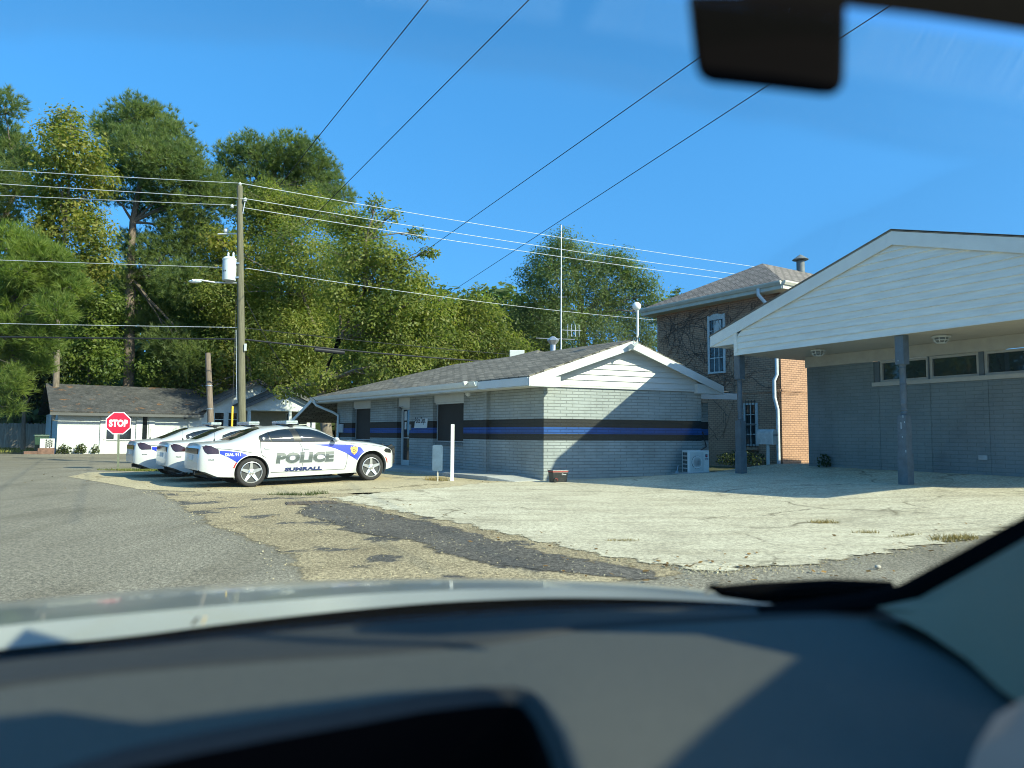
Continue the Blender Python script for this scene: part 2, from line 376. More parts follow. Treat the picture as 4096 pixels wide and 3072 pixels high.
# grass: a thin strip by the stop sign and the far lawn by the fence
def grass_blades(mb, pts, h0, h1, w=.012, per=1, R=random.Random(3), lean=.5):
    for (x, y) in pts:
        z = gz(x, y); a = R.uniform(0, 6.28); h = R.uniform(h0, h1); t = V((math.cos(a), math.sin(a), 0)); b = R.uniform(0, 6.28)
        tip = V((x, y, z+h))+V((math.cos(b), math.sin(b), 0))*h*R.uniform(.1, lean)
        mb.quad(V((x, y, z))-t*w, V((x, y, z))+t*w, tip)
m_grass = leafmat('grass_green', [(.10, .13, .03), (.16, .19, .05), (.24, .23, .08)], .3)
m_dry = leafmat('grass_dry', [(.22, .17, .07), (.34, .27, .13), (.18, .16, .06)], .2)
m_weed = leafmat('weed_green', [(.05, .08, .02), (.10, .13, .04), (.16, .15, .06)], .3)
R = random.Random(11)
GV = [(-14.0, 24.0), (-11.4, 23.2), (-9.0, 24.9), (-6.8, 26.3), (-8, 26.6), (-11.8, 24.9)]
gp = []
while len(gp) < 5200:
    x, y = R.uniform(-14.2, -6.5), R.uniform(23, 27)
    if inpoly(x, y, GV): gp.append((x, y))
mb = MB(); grass_blades(mb, gp, .03, .10); o = mb.build('grass', m_grass); tag(o, 'narrow strip of short green grass round the stop sign', 'grass', kind='stuff')
mb = MB(); gp = [(R.uniform(-50, -27), R.uniform(43, 58)) for _ in range(9000)]; grass_blades(mb, gp, .06, .18, .05)
o = mb.build('grass', m_grass); tag(o, 'sunlit lawn in front of the wooden fence', 'grass', kind='stuff')
def tuft(label, c, rx, ry, n, h, mat, seed, lean=1.0, name='weed_tuft'):
    R = random.Random(seed); mb = MB(); pts = []
    a = math.radians(R.uniform(-10, 40))
    for _ in range(n):
        r = R.random()**.7; t = R.uniform(0, 6.28); dx, dy = rx*r*math.cos(t), ry*r*math.sin(t)
        pts.append((c[0]+dx*math.cos(a)-dy*math.sin(a), c[1]+dx*math.sin(a)+dy*math.cos(a)))
    grass_blades(mb, pts, h*.4, h, .006, 1, R, lean); return tag(mb.build(name, mat), label, 'weed')
def g2(x, y): p = atZ(x, y, 0); return (p.x, p.y)
tuft('long low green weed tuft by the drain grate', g2(292, 495.5), .55, .10, 300, .10, m_weed, 1)
tuft('small green weed tuft right beside the drain grate', g2(316, 494.5), .28, .12, 160, .12, m_weed, 2)
tuft('dry grass tuft alone in the middle of the concrete apron', g2(824, 524), .24, .10, 220, .09, m_dry, 3)
tuft('sparse dry tuft, leftmost of three by the right apron edge', g2(866, 534), .2, .07, 120, .07, m_dry, 4)
tuft('wide dry grass tuft at the right apron edge', g2(954, 540.5), .42, .12, 420, .10, m_dry, 5)
tuft('thin dry tuft between two others near the right apron edge', g2(905, 537), .35, .06, 160, .06, m_dry, 6)
tuft('flat dry grass patch left on the concrete apron', g2(622, 542), .22, .08, 160, .05, m_dry, 7)
tuft('dead grass clump at the foot of the low sign', g2(437, 482.3), .36, .14, 260, .16, m_dry, 8)
# drain grate
c = g2(311, 504); mb = MB(); A_ = V((.93, .37, 0)); B_ = V((-.37, .93, 0)); c = V((c[0], c[1], .02))
gr = thing('drain_grate', 'dark iron storm drain grate set in the gravel', 'drain', c)
def obox(mb, c, a, b, la, lb, z0, z1):
    p = [c-a*la-b*lb, c+a*la-b*lb, c+a*la+b*lb, c-a*la+b*lb]
    return mb.hexa([q+V((0, 0, z0)) for q in p]+[q+V((0, 0, z1)) for q in p])
m_iron = M('iron', (.03, .03, .03), .7, .3); m_black = M('black_matte', (.01, .01, .01), .8, .2)
obox(mb, c, A_, B_, .44, .20, -.012, -.004); mb.build('pit', m_black, gr)
mb = MB()
for k in range(9): obox(mb, c+A_*(-.4+.1*k), A_, B_, .014, .2, -.004, .012)
for k in range(3): obox(mb, c+B_*(-.2+.2*k), A_, B_, .44, .016, -.003, .014)
mb.build('bars', M('rust_iron', (.10, .085, .07), .8, .3), gr)
p = g2(878, 570); mb = MB(); mb.sphere((p[0], p[1], .03), .026, 6, (1.2, .9, .8)); tag(mb.build('pebble', M('stone', (.4, .37, .3), .9), smooth=True), 'single pale stone on the dark road by the pillar', 'stone')
# ------------------------------------------------------------------ police station
m_white = M('white_paint', (.56, .59, .57), .55, .05, 3)
m_whitev = M('white_vinyl', (.50, .52, .50), .45, .05, 2, stretch=(1, 1, 6))
m_soff = M('soffit', (.55, .56, .50), .7, .06)
m_alum = M('gutter_alum', (.62, .66, .63), .4, .06)
m_galv = M('galvanised', (.45, .48, .5), .35, .25, 6, metal=.7)
BLK, BLU, ONE = (.045, .048, .05), (.035, .22, .85), (1, 1, 1)
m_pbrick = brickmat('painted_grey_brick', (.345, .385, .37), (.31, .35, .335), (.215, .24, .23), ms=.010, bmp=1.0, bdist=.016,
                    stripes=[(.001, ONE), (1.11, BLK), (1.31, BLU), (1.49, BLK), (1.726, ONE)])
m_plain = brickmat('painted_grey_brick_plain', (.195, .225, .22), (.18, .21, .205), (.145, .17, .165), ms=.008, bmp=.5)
m_shing = brickmat('shingle_grey', (.27, .245, .195), (.15, .138, .11), (.045, .042, .034), .45, .15, .022, .6, .9, stain=.3, bdist=.02)
m_panel = M('dark_screen', (.014, .016, .016), .7, .2, 3)
m_dglass = M('dark_glass', (.012, .016, .018), .06, .3, 1.5, spec=.6)
A = V((.884, 19.70, 0)); FL = Frame(A, V((-7.62, 31.0, 0))-A, -1); LEN = (V((-7.62, 31.0, 0))-A).length
BP = V((5.81, 21.77, 0)); FG = Frame(A, BP-A, 1); GLEN = (BP-A).length
assert FL.n.x < 0 and FG.n.y < 0
dep = thing('police_station', 'low grey painted brick police station with a black and blue stripe and white gable', 'police station', (1, 24, 0))
def lx(x, y=438, d=0): return FL.px(x, y, d)[0]
ZT = 2.62
bays = [(lx(369.9), lx(351.8)), (lx(409.1), lx(396.7)), (lx(463.3), lx(432.7))]
b1, bd, b2 = bays
mb = MB(); TH = .3
for t0, t1 in ((0, b2[0]), (b2[1], bd[0]), (bd[1], b1[0]), (b1[1], LEN)): FL.box(mb, t0, t1, -.3, ZT, -TH, 0)
for (t0, t1) in (b1, b2): FL.box(mb, t0, t1, -.3, 1.0, -TH, -.14)
for (t0, t1) in (b1, bd, b2): FL.box(mb, t0-.01, t1+.01, -.3, ZT-.003, -TH-.12, -TH-.002)
FL.box(mb, lx(489.1), lx(485.4), -.3, ZT-.004, .0025, .11)
FG.box(mb, .003, GLEN, -.3, 2.72, -.3, 0)
far0 = FL.P(LEN, 0); rb = BP+FL.t*12.5
FR = Frame(BP, FL.t, 1); FR.box(mb, .31, 12.5, -.3, ZT, -.3, 0)
FF = Frame(far0, (rb-far0), 1); FF.box(mb, .31, (rb-far0).length-.31, -.3, ZT, 0, -.3)
mb.build('wall', m_pbrick, dep)
# windows, door
for (t0, t1), zt in ((b1, 2.36), (b2, 2.36)):
    mb = MB(); FL.box(mb, t0+.01, t1-.01, zt, ZT-.004, -.2, -.04); FL.box(mb, t0+.01, t1-.01, zt-.06, zt-.002, -.2, -.09)
    mb.build('window_header', m_white, dep)
    mb = MB(); FL.box(mb, t0+.02, t1-.02, 1.06, zt-.062, -.24, -.17); w = mb.build('window', m_panel, dep)
    mb = MB(); FL.box(mb, t0+.02, t1-.02, 1.02, 1.055, -.22, -.15); FL.box(mb, t0+.02, t0+.06, 1.06, zt-.065, -.168, -.15); FL.box(mb, t1-.06, t1-.02, 1.06, zt-.065, -.168, -.15)
    mb.build('frame', M('alu_grey', (.35, .38, .38), .4, .1), w)
    mb = MB(); t = t0
    while t < t1-.02: FL.box(mb, t+.012, min(t+.098, t1), .9, 1.0-.004, -.139, -.095); t += .1
    mb.build('sill', m_plain, dep)
t0, t1 = bd
mb = MB(); FL.box(mb, t0+.01, t1-.01, 2.24, ZT-.004, -.2, -.05); mb.build('door_header', m_white, dep)
mb = MB(); FL.box(mb, t0+.02, t1-.12, .16, 2.18, -.26, -.22); dr = mb.build('door', M('door_glass', (.02, .025, .027), .05, .3, 2, spec=.7), dep)
mb = MB()
FL.box(mb, t1-.10, t1-.02, .12, 2.235, -.28, -.18); FL.box(mb, t0+.02, t1-.102, 2.182, 2.235, -.28, -.19); FL.box(mb, t0+.02, t1-.102, .12, .32, -.218, -.20)
mb.build('frame', m_white, dr)
mb = MB(); FL.box(mb, t0+.06, t1-.16, 1.12, 1.15, -.20, -.17); FL.box(mb, t0+.28, t0+.31, .82, 1.118, -.2, -.17); FL.box(mb, t0+.08, t0+.281, .82, .85, -.2, -.17); mb.build('handle', m_galv, dr)
mb = MB(); FL.box(mb, t1-.36, t1-.18, 1.78, 2.12, -.219, -.213); mb.build('notice', M('paper', (.6, .62, .6), .8, .1, 12), dr); mb = MB(); FL.box(mb, t0+.05, t0+.16, 1.62, 1.98, -.219, -.213); mb.build('notice', M('paper', (.6, .62, .6), .8, .1, 12), dr); mb = MB(); FL.box(mb, t1-.34, t1-.2, 1.45, 1.72, -.219, -.2145); mb.build('notice', M('paper', (.6, .62, .6), .8, .1, 12), dr)
mb = MB(); FL.box(mb, t1-.5, t1+.18, 2.26, 2.285, .01, .03); mb.tube([FL.P(t1-.2, 2.27, .03), FL.P(t1-.2, 2.2, -.1)], .03); mb.build('door_closer', M('closer_dark', (.12, .13, .13), .5), dep)
# roof
OV = .72; RO = .36
E0 = FL.P(-RO, 2.87, OV)-FL.t*.0; E0 = A+FL.n*OV+FG.n*RO; E0.z = 2.87
AP = A.lerp(BP, .5)+FG.n*RO; AP.z = 4.05
E1 = BP-FL.n*OV+FG.n*RO; E1.z = 2.85
LL = LEN+RO+.75
E0b = E0+FL.t*LL; E1b = E1+FL.t*(LL-1.2); APb = AP+FL.t*9.6
def slab(mb, pts, th):
    n = (V(pts[1])-V(pts[0])).cross(V(pts[2])-V(pts[0])).normalized()
    if n.z < 0: n = -n
    return mb.prism(pts, -n*th)
mb = MB()
slab(mb, [E0, AP, APb, E0b], .05); slab(mb, [AP, E1, E1b, APb], .05); slab(mb, [E0b, APb, E1b], .05)
# low hipped bump behind the ridge
pk = atY(538, 350, 26.0); bs = [pk+FL.t*3.4-FL.n*4.4, pk-FL.t*3.2-FL.n*4.4, pk-FL.t*3.2+FL.n*3.0, pk+FL.t*3.4+FL.n*3.0]
for q, z in zip(bs, (2.8, 2.8, 3.4, 3.4)): q.z = z
for i in range(4): mb.quad(bs[i], bs[(i+1) % 4], pk)
rf = mb.build('roof', m_shing, dep)
mb = MB(); dz = V((0, 0, -.045))
def board(mb, a, b, h, out, th, drop=0.0):  # fascia board along a-b, h tall, out = outward dir
    o = V(out)*th
    return mb.hexa([a+V((0, 0, -h)), b+V((0, 0, -h-drop)), b+V((0, 0, -h-drop))+o, a+V((0, 0, -h))+o, a, b, b+o, a+o])
board(mb, E0+dz, AP+dz, .24, FG.n, .03); board(mb, AP+dz+V((0, 0, 0)), E1+dz, .24, FG.n, .03)
board(mb, E0+dz+FL.t*2.4-FG.n*.03, E0b+dz, .22, FL.n, .03); board(mb, E1+dz, E1b+dz, .2, -FL.n, .03); board(mb, E0+dz-FG.n*.03, E0+FL.t*2.4+dz, .22, FL.n, .03)
# boxed eave returns
for c, s_ in ((E0, 1), (E1, -1)):
    q = [c+V((0, 0, -.285)), c+FG.t*s_*.95+V((0, 0, -.285)), c+FG.t*s_*.95+V((0, 0, .0)), c+V((0, 0, -.05))]
    mb.prism([p+FG.n*.002 for p in q], -FG.n*(RO-.02))
mb.build('fascia', m_white, dep)
mb = MB()
slab(mb, [E0+V((0, 0, -.27)), A+FG.n*RO+V((0, 0, 2.62)), A+FL.t*LL+V((0, 0, 2.62)), E0b+V((0, 0, -.27))], .02)
for a, b in ((E0, AP), (AP, E1)):
    o = -FG.n*(RO+.02); slab(mb, [a+V((0, 0, -.2)), b+V((0, 0, -.2)), b+V((0, 0, -.2))+o, a+V((0, 0, -.2))+o], .02)
mb.build('soffit', m_soff, dep)
# gutter along the long eave, elbow and downspout
mb = MB(); g0 = E0+FL.t*2.4; pr = [(0, 0), (0, -.13), (.06, -.15), (.10, -.08), (.13, 0), (.115, 0), (.09, -.07), (.055, -.13), (.012, -.12), (.012, 0)]
ra = [g0+FL.n*(.032+a)+V((0, 0, b-.03)) for a, b in pr]; mb.prism(ra, FL.t*(LL-2.4)); mb.build('gutter', m_alum, dep)
mb = MB(); g1 = E0+FL.t*(LL-.4)+FL.n*.09+V((0, 0, -.16)); w1 = FL.P(LEN-.25, 2.05, .06)
mb.tube([g1, g1+V((0, 0, -.12)), g1+V((0, 0, -.22))-FL.n*.08, w1.lerp(g1, .2), w1, w1+V((0, 0, -.2)), V((w1.x, w1.y, .1))], .055, 10)
mb.build('downspout', m_alum, dep, smooth=True)
# gable siding: lapped boards
def lapped(mb, F, zl, zr, h, d, lim):
    z = zl
    while z < zr:
        z1 = min(z+h, zr); (a0, a1), (c0, c1) = lim(z), lim(z1)
        if a1-a0 > .02:
            if c1 <= c0: c0 = c1 = (c0+c1)/2
            mb.quad(F.P(a0, z, d+.034), F.P(a1, z, d+.034), F.P(c1, z1, d+.002), F.P(c0, z1, d+.002))
            mb.quad(F.P(a0, z, d), F.P(a1, z, d), F.P(a1, z, d+.034), F.P(a0, z, d+.034))
        z = z1
    return mb
slp = (AP.z-E0.z)/(GLEN/2+OV); mid = GLEN/2
def lim(z):
    hw = (AP.z-.22-z)/slp; return max(mid-hw, .12), min(mid+hw, GLEN-.06)
mb = MB(); lapped(mb, FG, 2.68, 3.83, .165, .022, lim)
FG.box(mb, .0, GLEN, 2.62, 2.675, .003, .05)
mb.build('gable_siding', m_whitev, dep)
# side wing on the right with its own low white eave
wd = Frame(V((4.9, 22.75, 0)), FG.t, 1); mb = MB()
wt = wd.px(708.5, 440)[0]; wd.box(mb, 0, wt, -.3, 2.35, -2.5, 0); mb.build('side_wing', m_pbrick, dep)
mb = MB(); wa = wd.px(700, 395, .5)[0]; wb = wd.px(737, 395, .5)[0]
zt_ = wd.px(720, 393, .5)[1]; wd.box(mb, wa, wb, zt_-.20, zt_, .47, .5); mb.build('side_fascia', m_white, dep)
mb = MB(); mb.hexa([wd.P(wa, zt_-.02, .46), wd.P(wb, zt_-.02, .46), wd.P(wb, zt_-.02, -2.4), wd.P(wa, zt_-.02, -2.4), wd.P(wa, zt_+.04, .5), wd.P(wb-.1, zt_+.04, .5), wd.P(wb-1.2, zt_+.5, -2.4), wd.P(wa, zt_+.5, -2.4)])
mb.build('side_roof', m_shing, dep)
# far-end lean-to
mb = MB(); f0 = E0b+V((0, 0, -.03)); lt = [f0, f0-FL.n*4, f0-FL.n*4+FL.t*2.7+V((0, 0, -1.0)), f0+FL.t*2.7+V((0, 0, -1.0))]
slab(mb, lt, .06); mb.build('lean_to_roof', m_shing, dep)
mb = MB(); board(mb, f0+FL.n*.002, f0+FL.t*2.7+V((0, 0, -1.0))+FL.n*.002, .16, FL.n, .03); mb.build('lean_to_fascia', m_alum, dep)
# roof fittings
def pipe_vent(label, p, r, h, kind, mat, name='roof_vent'):
    t = thing(name, label, 'vent', p); p = V(p); mb = MB()
    mb.tube([p+V((0, 0, -.15)), p+V((0, 0, h))], r, 14); mb.build('pipe', mat, t, True)
    mb = MB()
    if kind == 'star': mb.lathe([(r*.9, h), (r*2.1, h+r*1.6), (r*2.1, h+r*1.9), (r*.5, h+r*3), (.01, h+r*3)], 6, Matrix.Translation(p))
    else: mb.lathe([(r*1.9, h+.06), (r*2, h+.08), (r*.2, h+.08+r*1.3), (.01, h+.09+r*1.3)], 18, Matrix.Translation(p))
    mb.build('cap', mat, t)
pv = atY(553, 352.5, 24.5); pipe_vent('shiny galvanised roof vent with pointed cap behind the station ridge', pv, .1, .26, 'star', m_galv)
p = atY(517, 350.5, 27); mb = MB(); mb.box((p.x-.28, p.y-.15, p.z-.35), (p.x+.28, p.y+.15, p.z)); tag(mb.build('vent_box', m_white, bev=.02), 'small white box on the station roof left of the vent', 'vent')
mast_p = atY(561, 348, 25.5); top = atY(561.3, 225, 25.5)
t = thing('antenna_mast', 'tall thin antenna mast rising above the station roof', 'antenna', (mast_p.x, mast_p.y, mast_p.z-.4))
mb = MB(); mb.tube([(mast_p.x, mast_p.y, mast_p.z-.5), (mast_p.x, mast_p.y, mast_p.z+1.2), (top.x, top.y, top.z)], [.03, .025, .012], 8); mb.build('pole', m_galv, t)
q = atY(561, 330, 25.5); mb = MB(); mb.tube([q, q+V((.75, .2, 0))], .014, 6)
for k in range(4): mb.tube([q+V((.25+.14*k, .06+.04*k, -.22)), q+V((.25+.14*k, .06+.04*k, .22))], .010, 6)
mb.build('yagi', m_galv, t); mb = MB(); q2 = atY(561, 339, 25.5); mb.tube([q2-V((.9, .2, 0)), q2+V((.5, .1, 0))], .012, 6); mb.build('crossbar', m_galv, t); mb = MB(); q3 = atY(561, 297, 25.5); mb.tube([q3-V((.12, 0, 0)), q3+V((.22, 0, 0))], .012, 6)
mb.build('crossbar', m_galv, t)
# ball on a bent pole at the gable peak, with its flood lamp
gp = atY(634, 343, AP.y-.06)
t = thing('globe_antenna', 'white ball on a bent white pole at the gable peak', 'globe', gp)
b0 = atY(634, 346, AP.y-.10); b1_ = atY(637.5, 336, AP.y-.10); b2_ = atY(637.5, 309, AP.y-.1)
mb = MB(); mb.tube([b0, b0.lerp(b1_, .5)+V((.05, 0, -.04)), b1_, b2_], .035, 10); mb.build('pole', m_white, t, True)
mb = MB(); mb.sphere(atY(636.7, 306.3, AP.y-.1), .125, 14); mb.build('ball', M('globe_white', (.8, .82, .78), .35, .03), t, True)
mb = MB(); q = atY(632.0, 345.5, AP.y-.12); mb.tube([q+V((0, .02, .02)), q+V((-.05, -.16, -.06))], [.05, .085], 12); mb.tube([q, b0], .03, 8); mb.build('bracket', m_white, t, True)
# flood lamp and camera under the eave, sign, notice board
q = g0+FL.n*.16+FL.t*.35+V((0, 0, -.05)); mb = MB(); mb.tube([q, q+FL.n*.14+V((0, 0, -.05))], [.04, .07], 10); mb.tube([q-FL.n*.1, q], .02, 6)
tag(mb.build('flood_lamp', m_white, bev=.004), 'little white flood lamp on the station gutter end', 'lamp')
q = FL.P(lx(477.5, 390), 2.58, .35); mb = MB(); mb.lathe([(.09, 0), (.09, -.05), (.07, -.09), (.03, -.12), (.001, -.125)], 14, Matrix.Translation(q)); tag(mb.build('security_camera', m_white, smooth=True), 'small dome security camera under the station eave', 'camera')
s0, s1 = lx(427.5, 420), lx(415.2, 420); z0, z1 = FL.px(421, 428)[1], FL.px(421, 418.6)[1]
t = thing('police_sign', 'white Police Dept. sign beside the station door', 'sign', FL.P((s0+s1)/2, z0, .02))
mb = MB(); mb.hexa([FL.P(s0+.0, z0, .012), FL.P(s1, z0, .012), FL.P(s1, z0, .035), FL.P(s0, z0, .035), FL.P(s0-.06, z1, .012), FL.P(s1-.06, z1, .012), FL.P(s1-.06, z1, .035), FL.P(s0-.06, z1, .035)])
mb.build('board', m_white, t)
vs, fs = text2d('Police Dept.', 1, .025, 0, .62); vs = fit(vs, 0, 1, 0, 1)
mb = MB(); wS = s1-s0; mb.add([FL.P(s1-.05-x*(wS-.12), z0+.11+y*.27, .038) for x, y in vs], fs); mb.build('lettering', m_black, t)
s0, s1 = lx(343.6, 430), lx(338.4, 430); mb = MB(); FL.box(mb, s0, s1, FL.px(341, 432.5)[1], FL.px(341, 424)[1], .004, .06); tag(mb.build('wall_box', M('pale_grey', (.42, .45, .45), .6), bev=.008), 'pale grey box on the far end of the station wall', 'box')
s0, s1 = lx(411.4, 430), lx(410.3, 430); mb = MB(); FL.box(mb, s0, s1, 1.42, 1.62, .004, .05); tag(mb.build('door_bell', M('pale_grey2', (.3, .33, .33), .6), bev=.004), 'small entry intercom beside the station door', 'intercom')
mb = MB(); FL.box(mb, .9, LEN+.5, -.2, .13, .0, 1.25); mb.hexa([FL.P(.1, -.2, .0), FL.P(.9, -.2, .0), FL.P(.9, -.2, 1.25), FL.P(.1, -.2, .9), FL.P(.1, .03, .0), FL.P(.9, .129, .0), FL.P(.9, .129, 1.25), FL.P(.1, .03, .9)])
struct(mb.build('sidewalk', m_walk, bev=.015))
# ------------------------------------------------------------------ things by the station wall
# tub
tb = atY(558, 481.3, 19.15); tb.z = gz(tb.x, tb.y)+.016
t = thing('storage_tub', 'black plastic tub with red rim at the station corner', 'tub', tb)
mt_ = M('tub_black', (.02, .022, .022), .45, .2); X_, Y_ = FG.t, -FG.n
def tubbox(mb, w0, w1, d0, d1, z0, z1, cx=0, cy=0):
    c = tb+X_*cx+Y_*cy
    return mb.hexa([c-X_*w0-Y_*d0+V((0, 0, z0)), c+X_*w0-Y_*d0+V((0, 0, z0)), c+X_*w0+Y_*d0+V((0, 0, z0)), c-X_*w0+Y_*d0+V((0, 0, z0)), c-X_*w1-Y_*d1+V((0, 0, z1)), c+X_*w1-Y_*d1+V((0, 0, z1)), c+X_*w1+Y_*d1+V((0, 0, z1)), c-X_*w1+Y_*d1+V((0, 0, z1))])
mb = MB(); tubbox(mb, .20, .225, .13, .15, 0, .262); mb.build('body', mt_, t, bev=.012)
mb = MB(); tubbox(mb, .236, .236, .16, .16, .295, .318); mb.build('lid', M('lid_dark', (.02, .03, .05), .3, .1), t, bev=.008)
mb = MB(); tubbox(mb, .232, .234, .157, .158, .264, .292); mb.build('rim', M('rim_red', (.32, .03, .025), .45, .15), t, bev=.006)
mb = MB(); cw = tb-X_*.15-Y_*.135+V((0, 0, .06)); mb.tube([cw-Y_*.01, cw-Y_*.05], .058, 16); mb.build('wheel', m_black, t)
mb = MB(); mb.tube([cw-Y_*.056+(X_*math.cos(a)+V((0, 0, 1))*math.sin(a))*.045 for a in [i*.35-.2 for i in range(8)]], .008, 6); mb.build('wheel_arc', MATS['rim_red'], t)
vs, fs = text2d('Curtis', 1, .02); vs = fit(vs, 0, .085, 0, .035); o_ = tb-Y_*.1475+X_*.085+V((0, 0, .19)); mb = MB()
mb.add([o_+X_*x+V((0, 0, y))-Y_*(y*.07) for x, y in vs], fs); mb.tube([o_-X_*.025+V((0, 0, .018))+(X_*math.cos(a)+V((0, 0, 1))*math.sin(a))*.016 for a in [i*.524 for i in range(13)]], .005, 6)
mb.build('logo', M('logo_white', (.75, .8, .8), .5), t)
# low sign plate and white marker post
sp = atZ(437.5, 482.5, .02); t = thing('low_sign', 'low weathered blue-grey sign plate on a short post', 'sign', sp)
sn = (V((0, 0, 0))-V((sp.x, sp.y, 0))).normalized(); sr = V((-sn.y, sn.x, 0)); sr = (sr+sn*.35).normalized(); sf = V((sr.y, -sr.x, 0))
if sf.dot(sn) < 0: sf = -sf
mb = MB(); mb.tube([sp, sp+V((0, 0, .45))], .02, 8); mb.build('post', M('post_pale', (.5, .48, .4), .7), t)
pl = MB(); hw, h0, h1 = .14, .30, .98; cor = []
for cx, cz, a0 in ((hw-.04, h1-.04, 0), (-hw+.04, h1-.04, 90), (-hw+.04, h0+.04, 180), (hw-.04, h0+.04, 270)):
    for k in range(5): a = math.radians(a0+22.5*k); cor.append((cx+.04*math.cos(a), cz+.04*math.sin(a)))
pl.prism([sp+sr*x+V((0, 0, z))+sf*.025 for x, z in cor], sf*.004); pl.build('plate', M('plate_blue', (.16, .24, .30), .45, .25, 4, metal=.3), t)
wp = atZ(452, 482.3, .0); mb = MB(); mb.box((wp.x-.045, wp.y-.045, -.1), (wp.x+.045, wp.y+.045, 1.55)); tag(mb.build('marker_post', M('post_white', (.74, .76, .73), .5, .06), bev=.006), 'plain white square post in front of the station', 'post')
# air-conditioning unit
FA = Frame(FG.P(FG.px(684.5, 470, .85)[0], 0, .85), FG.t, 1); ac0 = FA.P(0, 0); aw = FA.px(709.3, 460)[0]
za = FA.px(694, 474)[1]; zb_ = FA.px(694, 450.5)[1]; zp = za+.0
ac = thing('air_conditioner', 'white outdoor air conditioner with round fan grille at the station wall', 'air conditioner', V((ac0.x, ac0.y, za)))
m_ac = M('ac_white', (.62, .66, .64), .45, .05)
mb = MB(); a0 = FA.px(688.5, 470)[0]; FA.box(mb, a0, aw, za+.03, zb_, -.30, 0); mb.build('casing', m_ac, ac, bev=.015)
H_ = zb_-za; cxm = a0+(aw-a0)*.40
mb = MB(); FA.box(mb, a0+.06, a0+(aw-a0)*.72, za+.08, zb_-.05, .002, .008); mb.build('front_panel', M('ac_panel', (.5, .55, .53), .5, .05), ac, bev=.004)
mb = MB(); mtx = Matrix.Translation(FA.P(cxm, (za+zb_)/2+.0, .009)) @ Matrix((FG.t, V((0, 0, 1)), FG.n)).transposed().to_4x4()
mb.lathe([(.19, 0), (.19, .004), (.02, .006), (.001, .006)], 28, mtx); mb.build('fan_opening', M('fan_dark', (.13, .14, .13), .7), ac)
mb = MB()
for k in range(5): mb.lathe([(.03+.036*k, .012), (.036+.036*k, .012), (.036+.036*k, .02), (.03+.036*k, .02)], 24, mtx)
for x in (-.10, -.02, .06, .13): hh = math.sqrt(.19**2-x*x); FA.box(mb, cxm+x-.006, cxm+x+.006, (za+zb_)/2-hh, (za+zb_)/2+hh, .018, .028)
mb.build('fan_grille', m_ac, ac)
FS_ = Frame(FA.P(a0, 0, -.30), FG.n, 1); mb = MB()
sd_ = 1 if FS_.n.dot(FG.t) < 0 else -1
for r in range(5):
    for cidx in range(2): FS_.box(mb, .05+.11*cidx, .135+.11*cidx, za+.06+r*(H_-.09)/5, za+.06+(r+.78)*(H_-.09)/5, 0, .012*sd_)
mb.build('side_grille', M('ac_dark', (.06, .07, .07), .6), ac)
lo_ = FA.P(a0+(aw-a0)*.86, zb_-.15, .004); mb = MB(); mb.m = 0
mL = Matrix.Translation(lo_) @ Matrix((FG.t, V((0, 0, 1)), FG.n)).transposed().to_4x4()
mb.add([mL @ V((.05*math.cos(a)*r, .05*math.sin(a)*r, .002)) for a in [.6+i*.2 for i in range(25)] for r in (1, .55)], [(2*i, 2*i+1, 2*i+3, 2*i+2) for i in range(24)])
vs, fs = text2d('GREE', 1, .03); vs = fit(vs, -.065, .065, -.115, -.075); mb.add([mL @ V((x, y, .002)) for x, y in vs], fs)
mb.m = 1; mb.lathe([(.028, .003), (.026, .004), (.001, .004)], 14, mL @ Matrix.Translation((.012, -.012, 0)))
mb.build('logo', [M('logo_dark', (.03, .04, .08), .5), M('logo_red', (.4, .02, .03), .5)], ac)
mb = MB(); FA.box(mb, a0-.35, aw+.35, za-.24, za+.028, -.42, .12); tag(mb.build('equipment_pad', m_walk, bev=.02), 'grey concrete pad under the air conditioner', 'pad')
q = FG.px(676, 480, .2)[0]; mb = MB(); pc = FG.P(q, .12, .25); mb.tube([pc+V((0, 0, .1)), pc], .05, 10); mb.tube([pc+V((0, 0, .1)), pc+V((.05, .05, .28))], .014, 6); tag(mb.build('pipe_cap', M('pvc_blue', (.45, .55, .62), .4)), 'little pale pipe end poking out by the equipment pad', 'pipe')
mb = MB(); q0 = FG.P(GLEN+.02, 1.4, .02); mb.tube([q0, q0+V((.08, -.1, -.45)), FA.P(aw-.15, zb_, -.2)], .02, 8); mb.build('hose', m_black, ac)
# ------------------------------------------------------------------ canopy building (right)
FK = Frame(KP, KT, 1); assert FK.n.x < 0
bl = thing('canopy_building', 'grey brick building with a white sided gable canopy on two posts', 'building', (9, 17, 0))
vt, zt0 = FK.px(710.7, 341); va, za_ = FK.px(891.8, 230); vL, zb0 = FK.px(734.1, 354.9); zt0 = FK.px(710.7, 336)[1]
vR = 2*va-vt; KS = (za_-zt0)/(va-vt); zbot = (FK.px(740, 354)[1]+FK.px(1020, 320.2)[1])/2
m_roofm = M('roof_metal', (.35, .36, .35), .5, .15, 3)
mb = MB(); back = -13.2
def kroof(v, d, dz=0): return FK.P(v, za_-abs(v-va)*KS+dz, d)
rows = []
n = 130
for i in range(n+1):
    d = .04+(back-.04)*i/n; w = .012*math.cos(i*2*math.pi/2)
    rows.append([kroof(vt-.05, d, w), kroof(va, d, w+.01), kroof(vR+.05, d, w)])
mb.grid(rows); mb.grid([[p+V((0, 0, -.03)) for p in r] for r in rows]); mb.build('roof', m_roofm, bl)
mb = MB(); fh = .30
for a, b in ((vt, va), (va, vR)):
    p = [kroof(a, .0, -.03), kroof(b, .0, -.03)]; board(mb, p[0], p[1], fh, FK.n, .025)
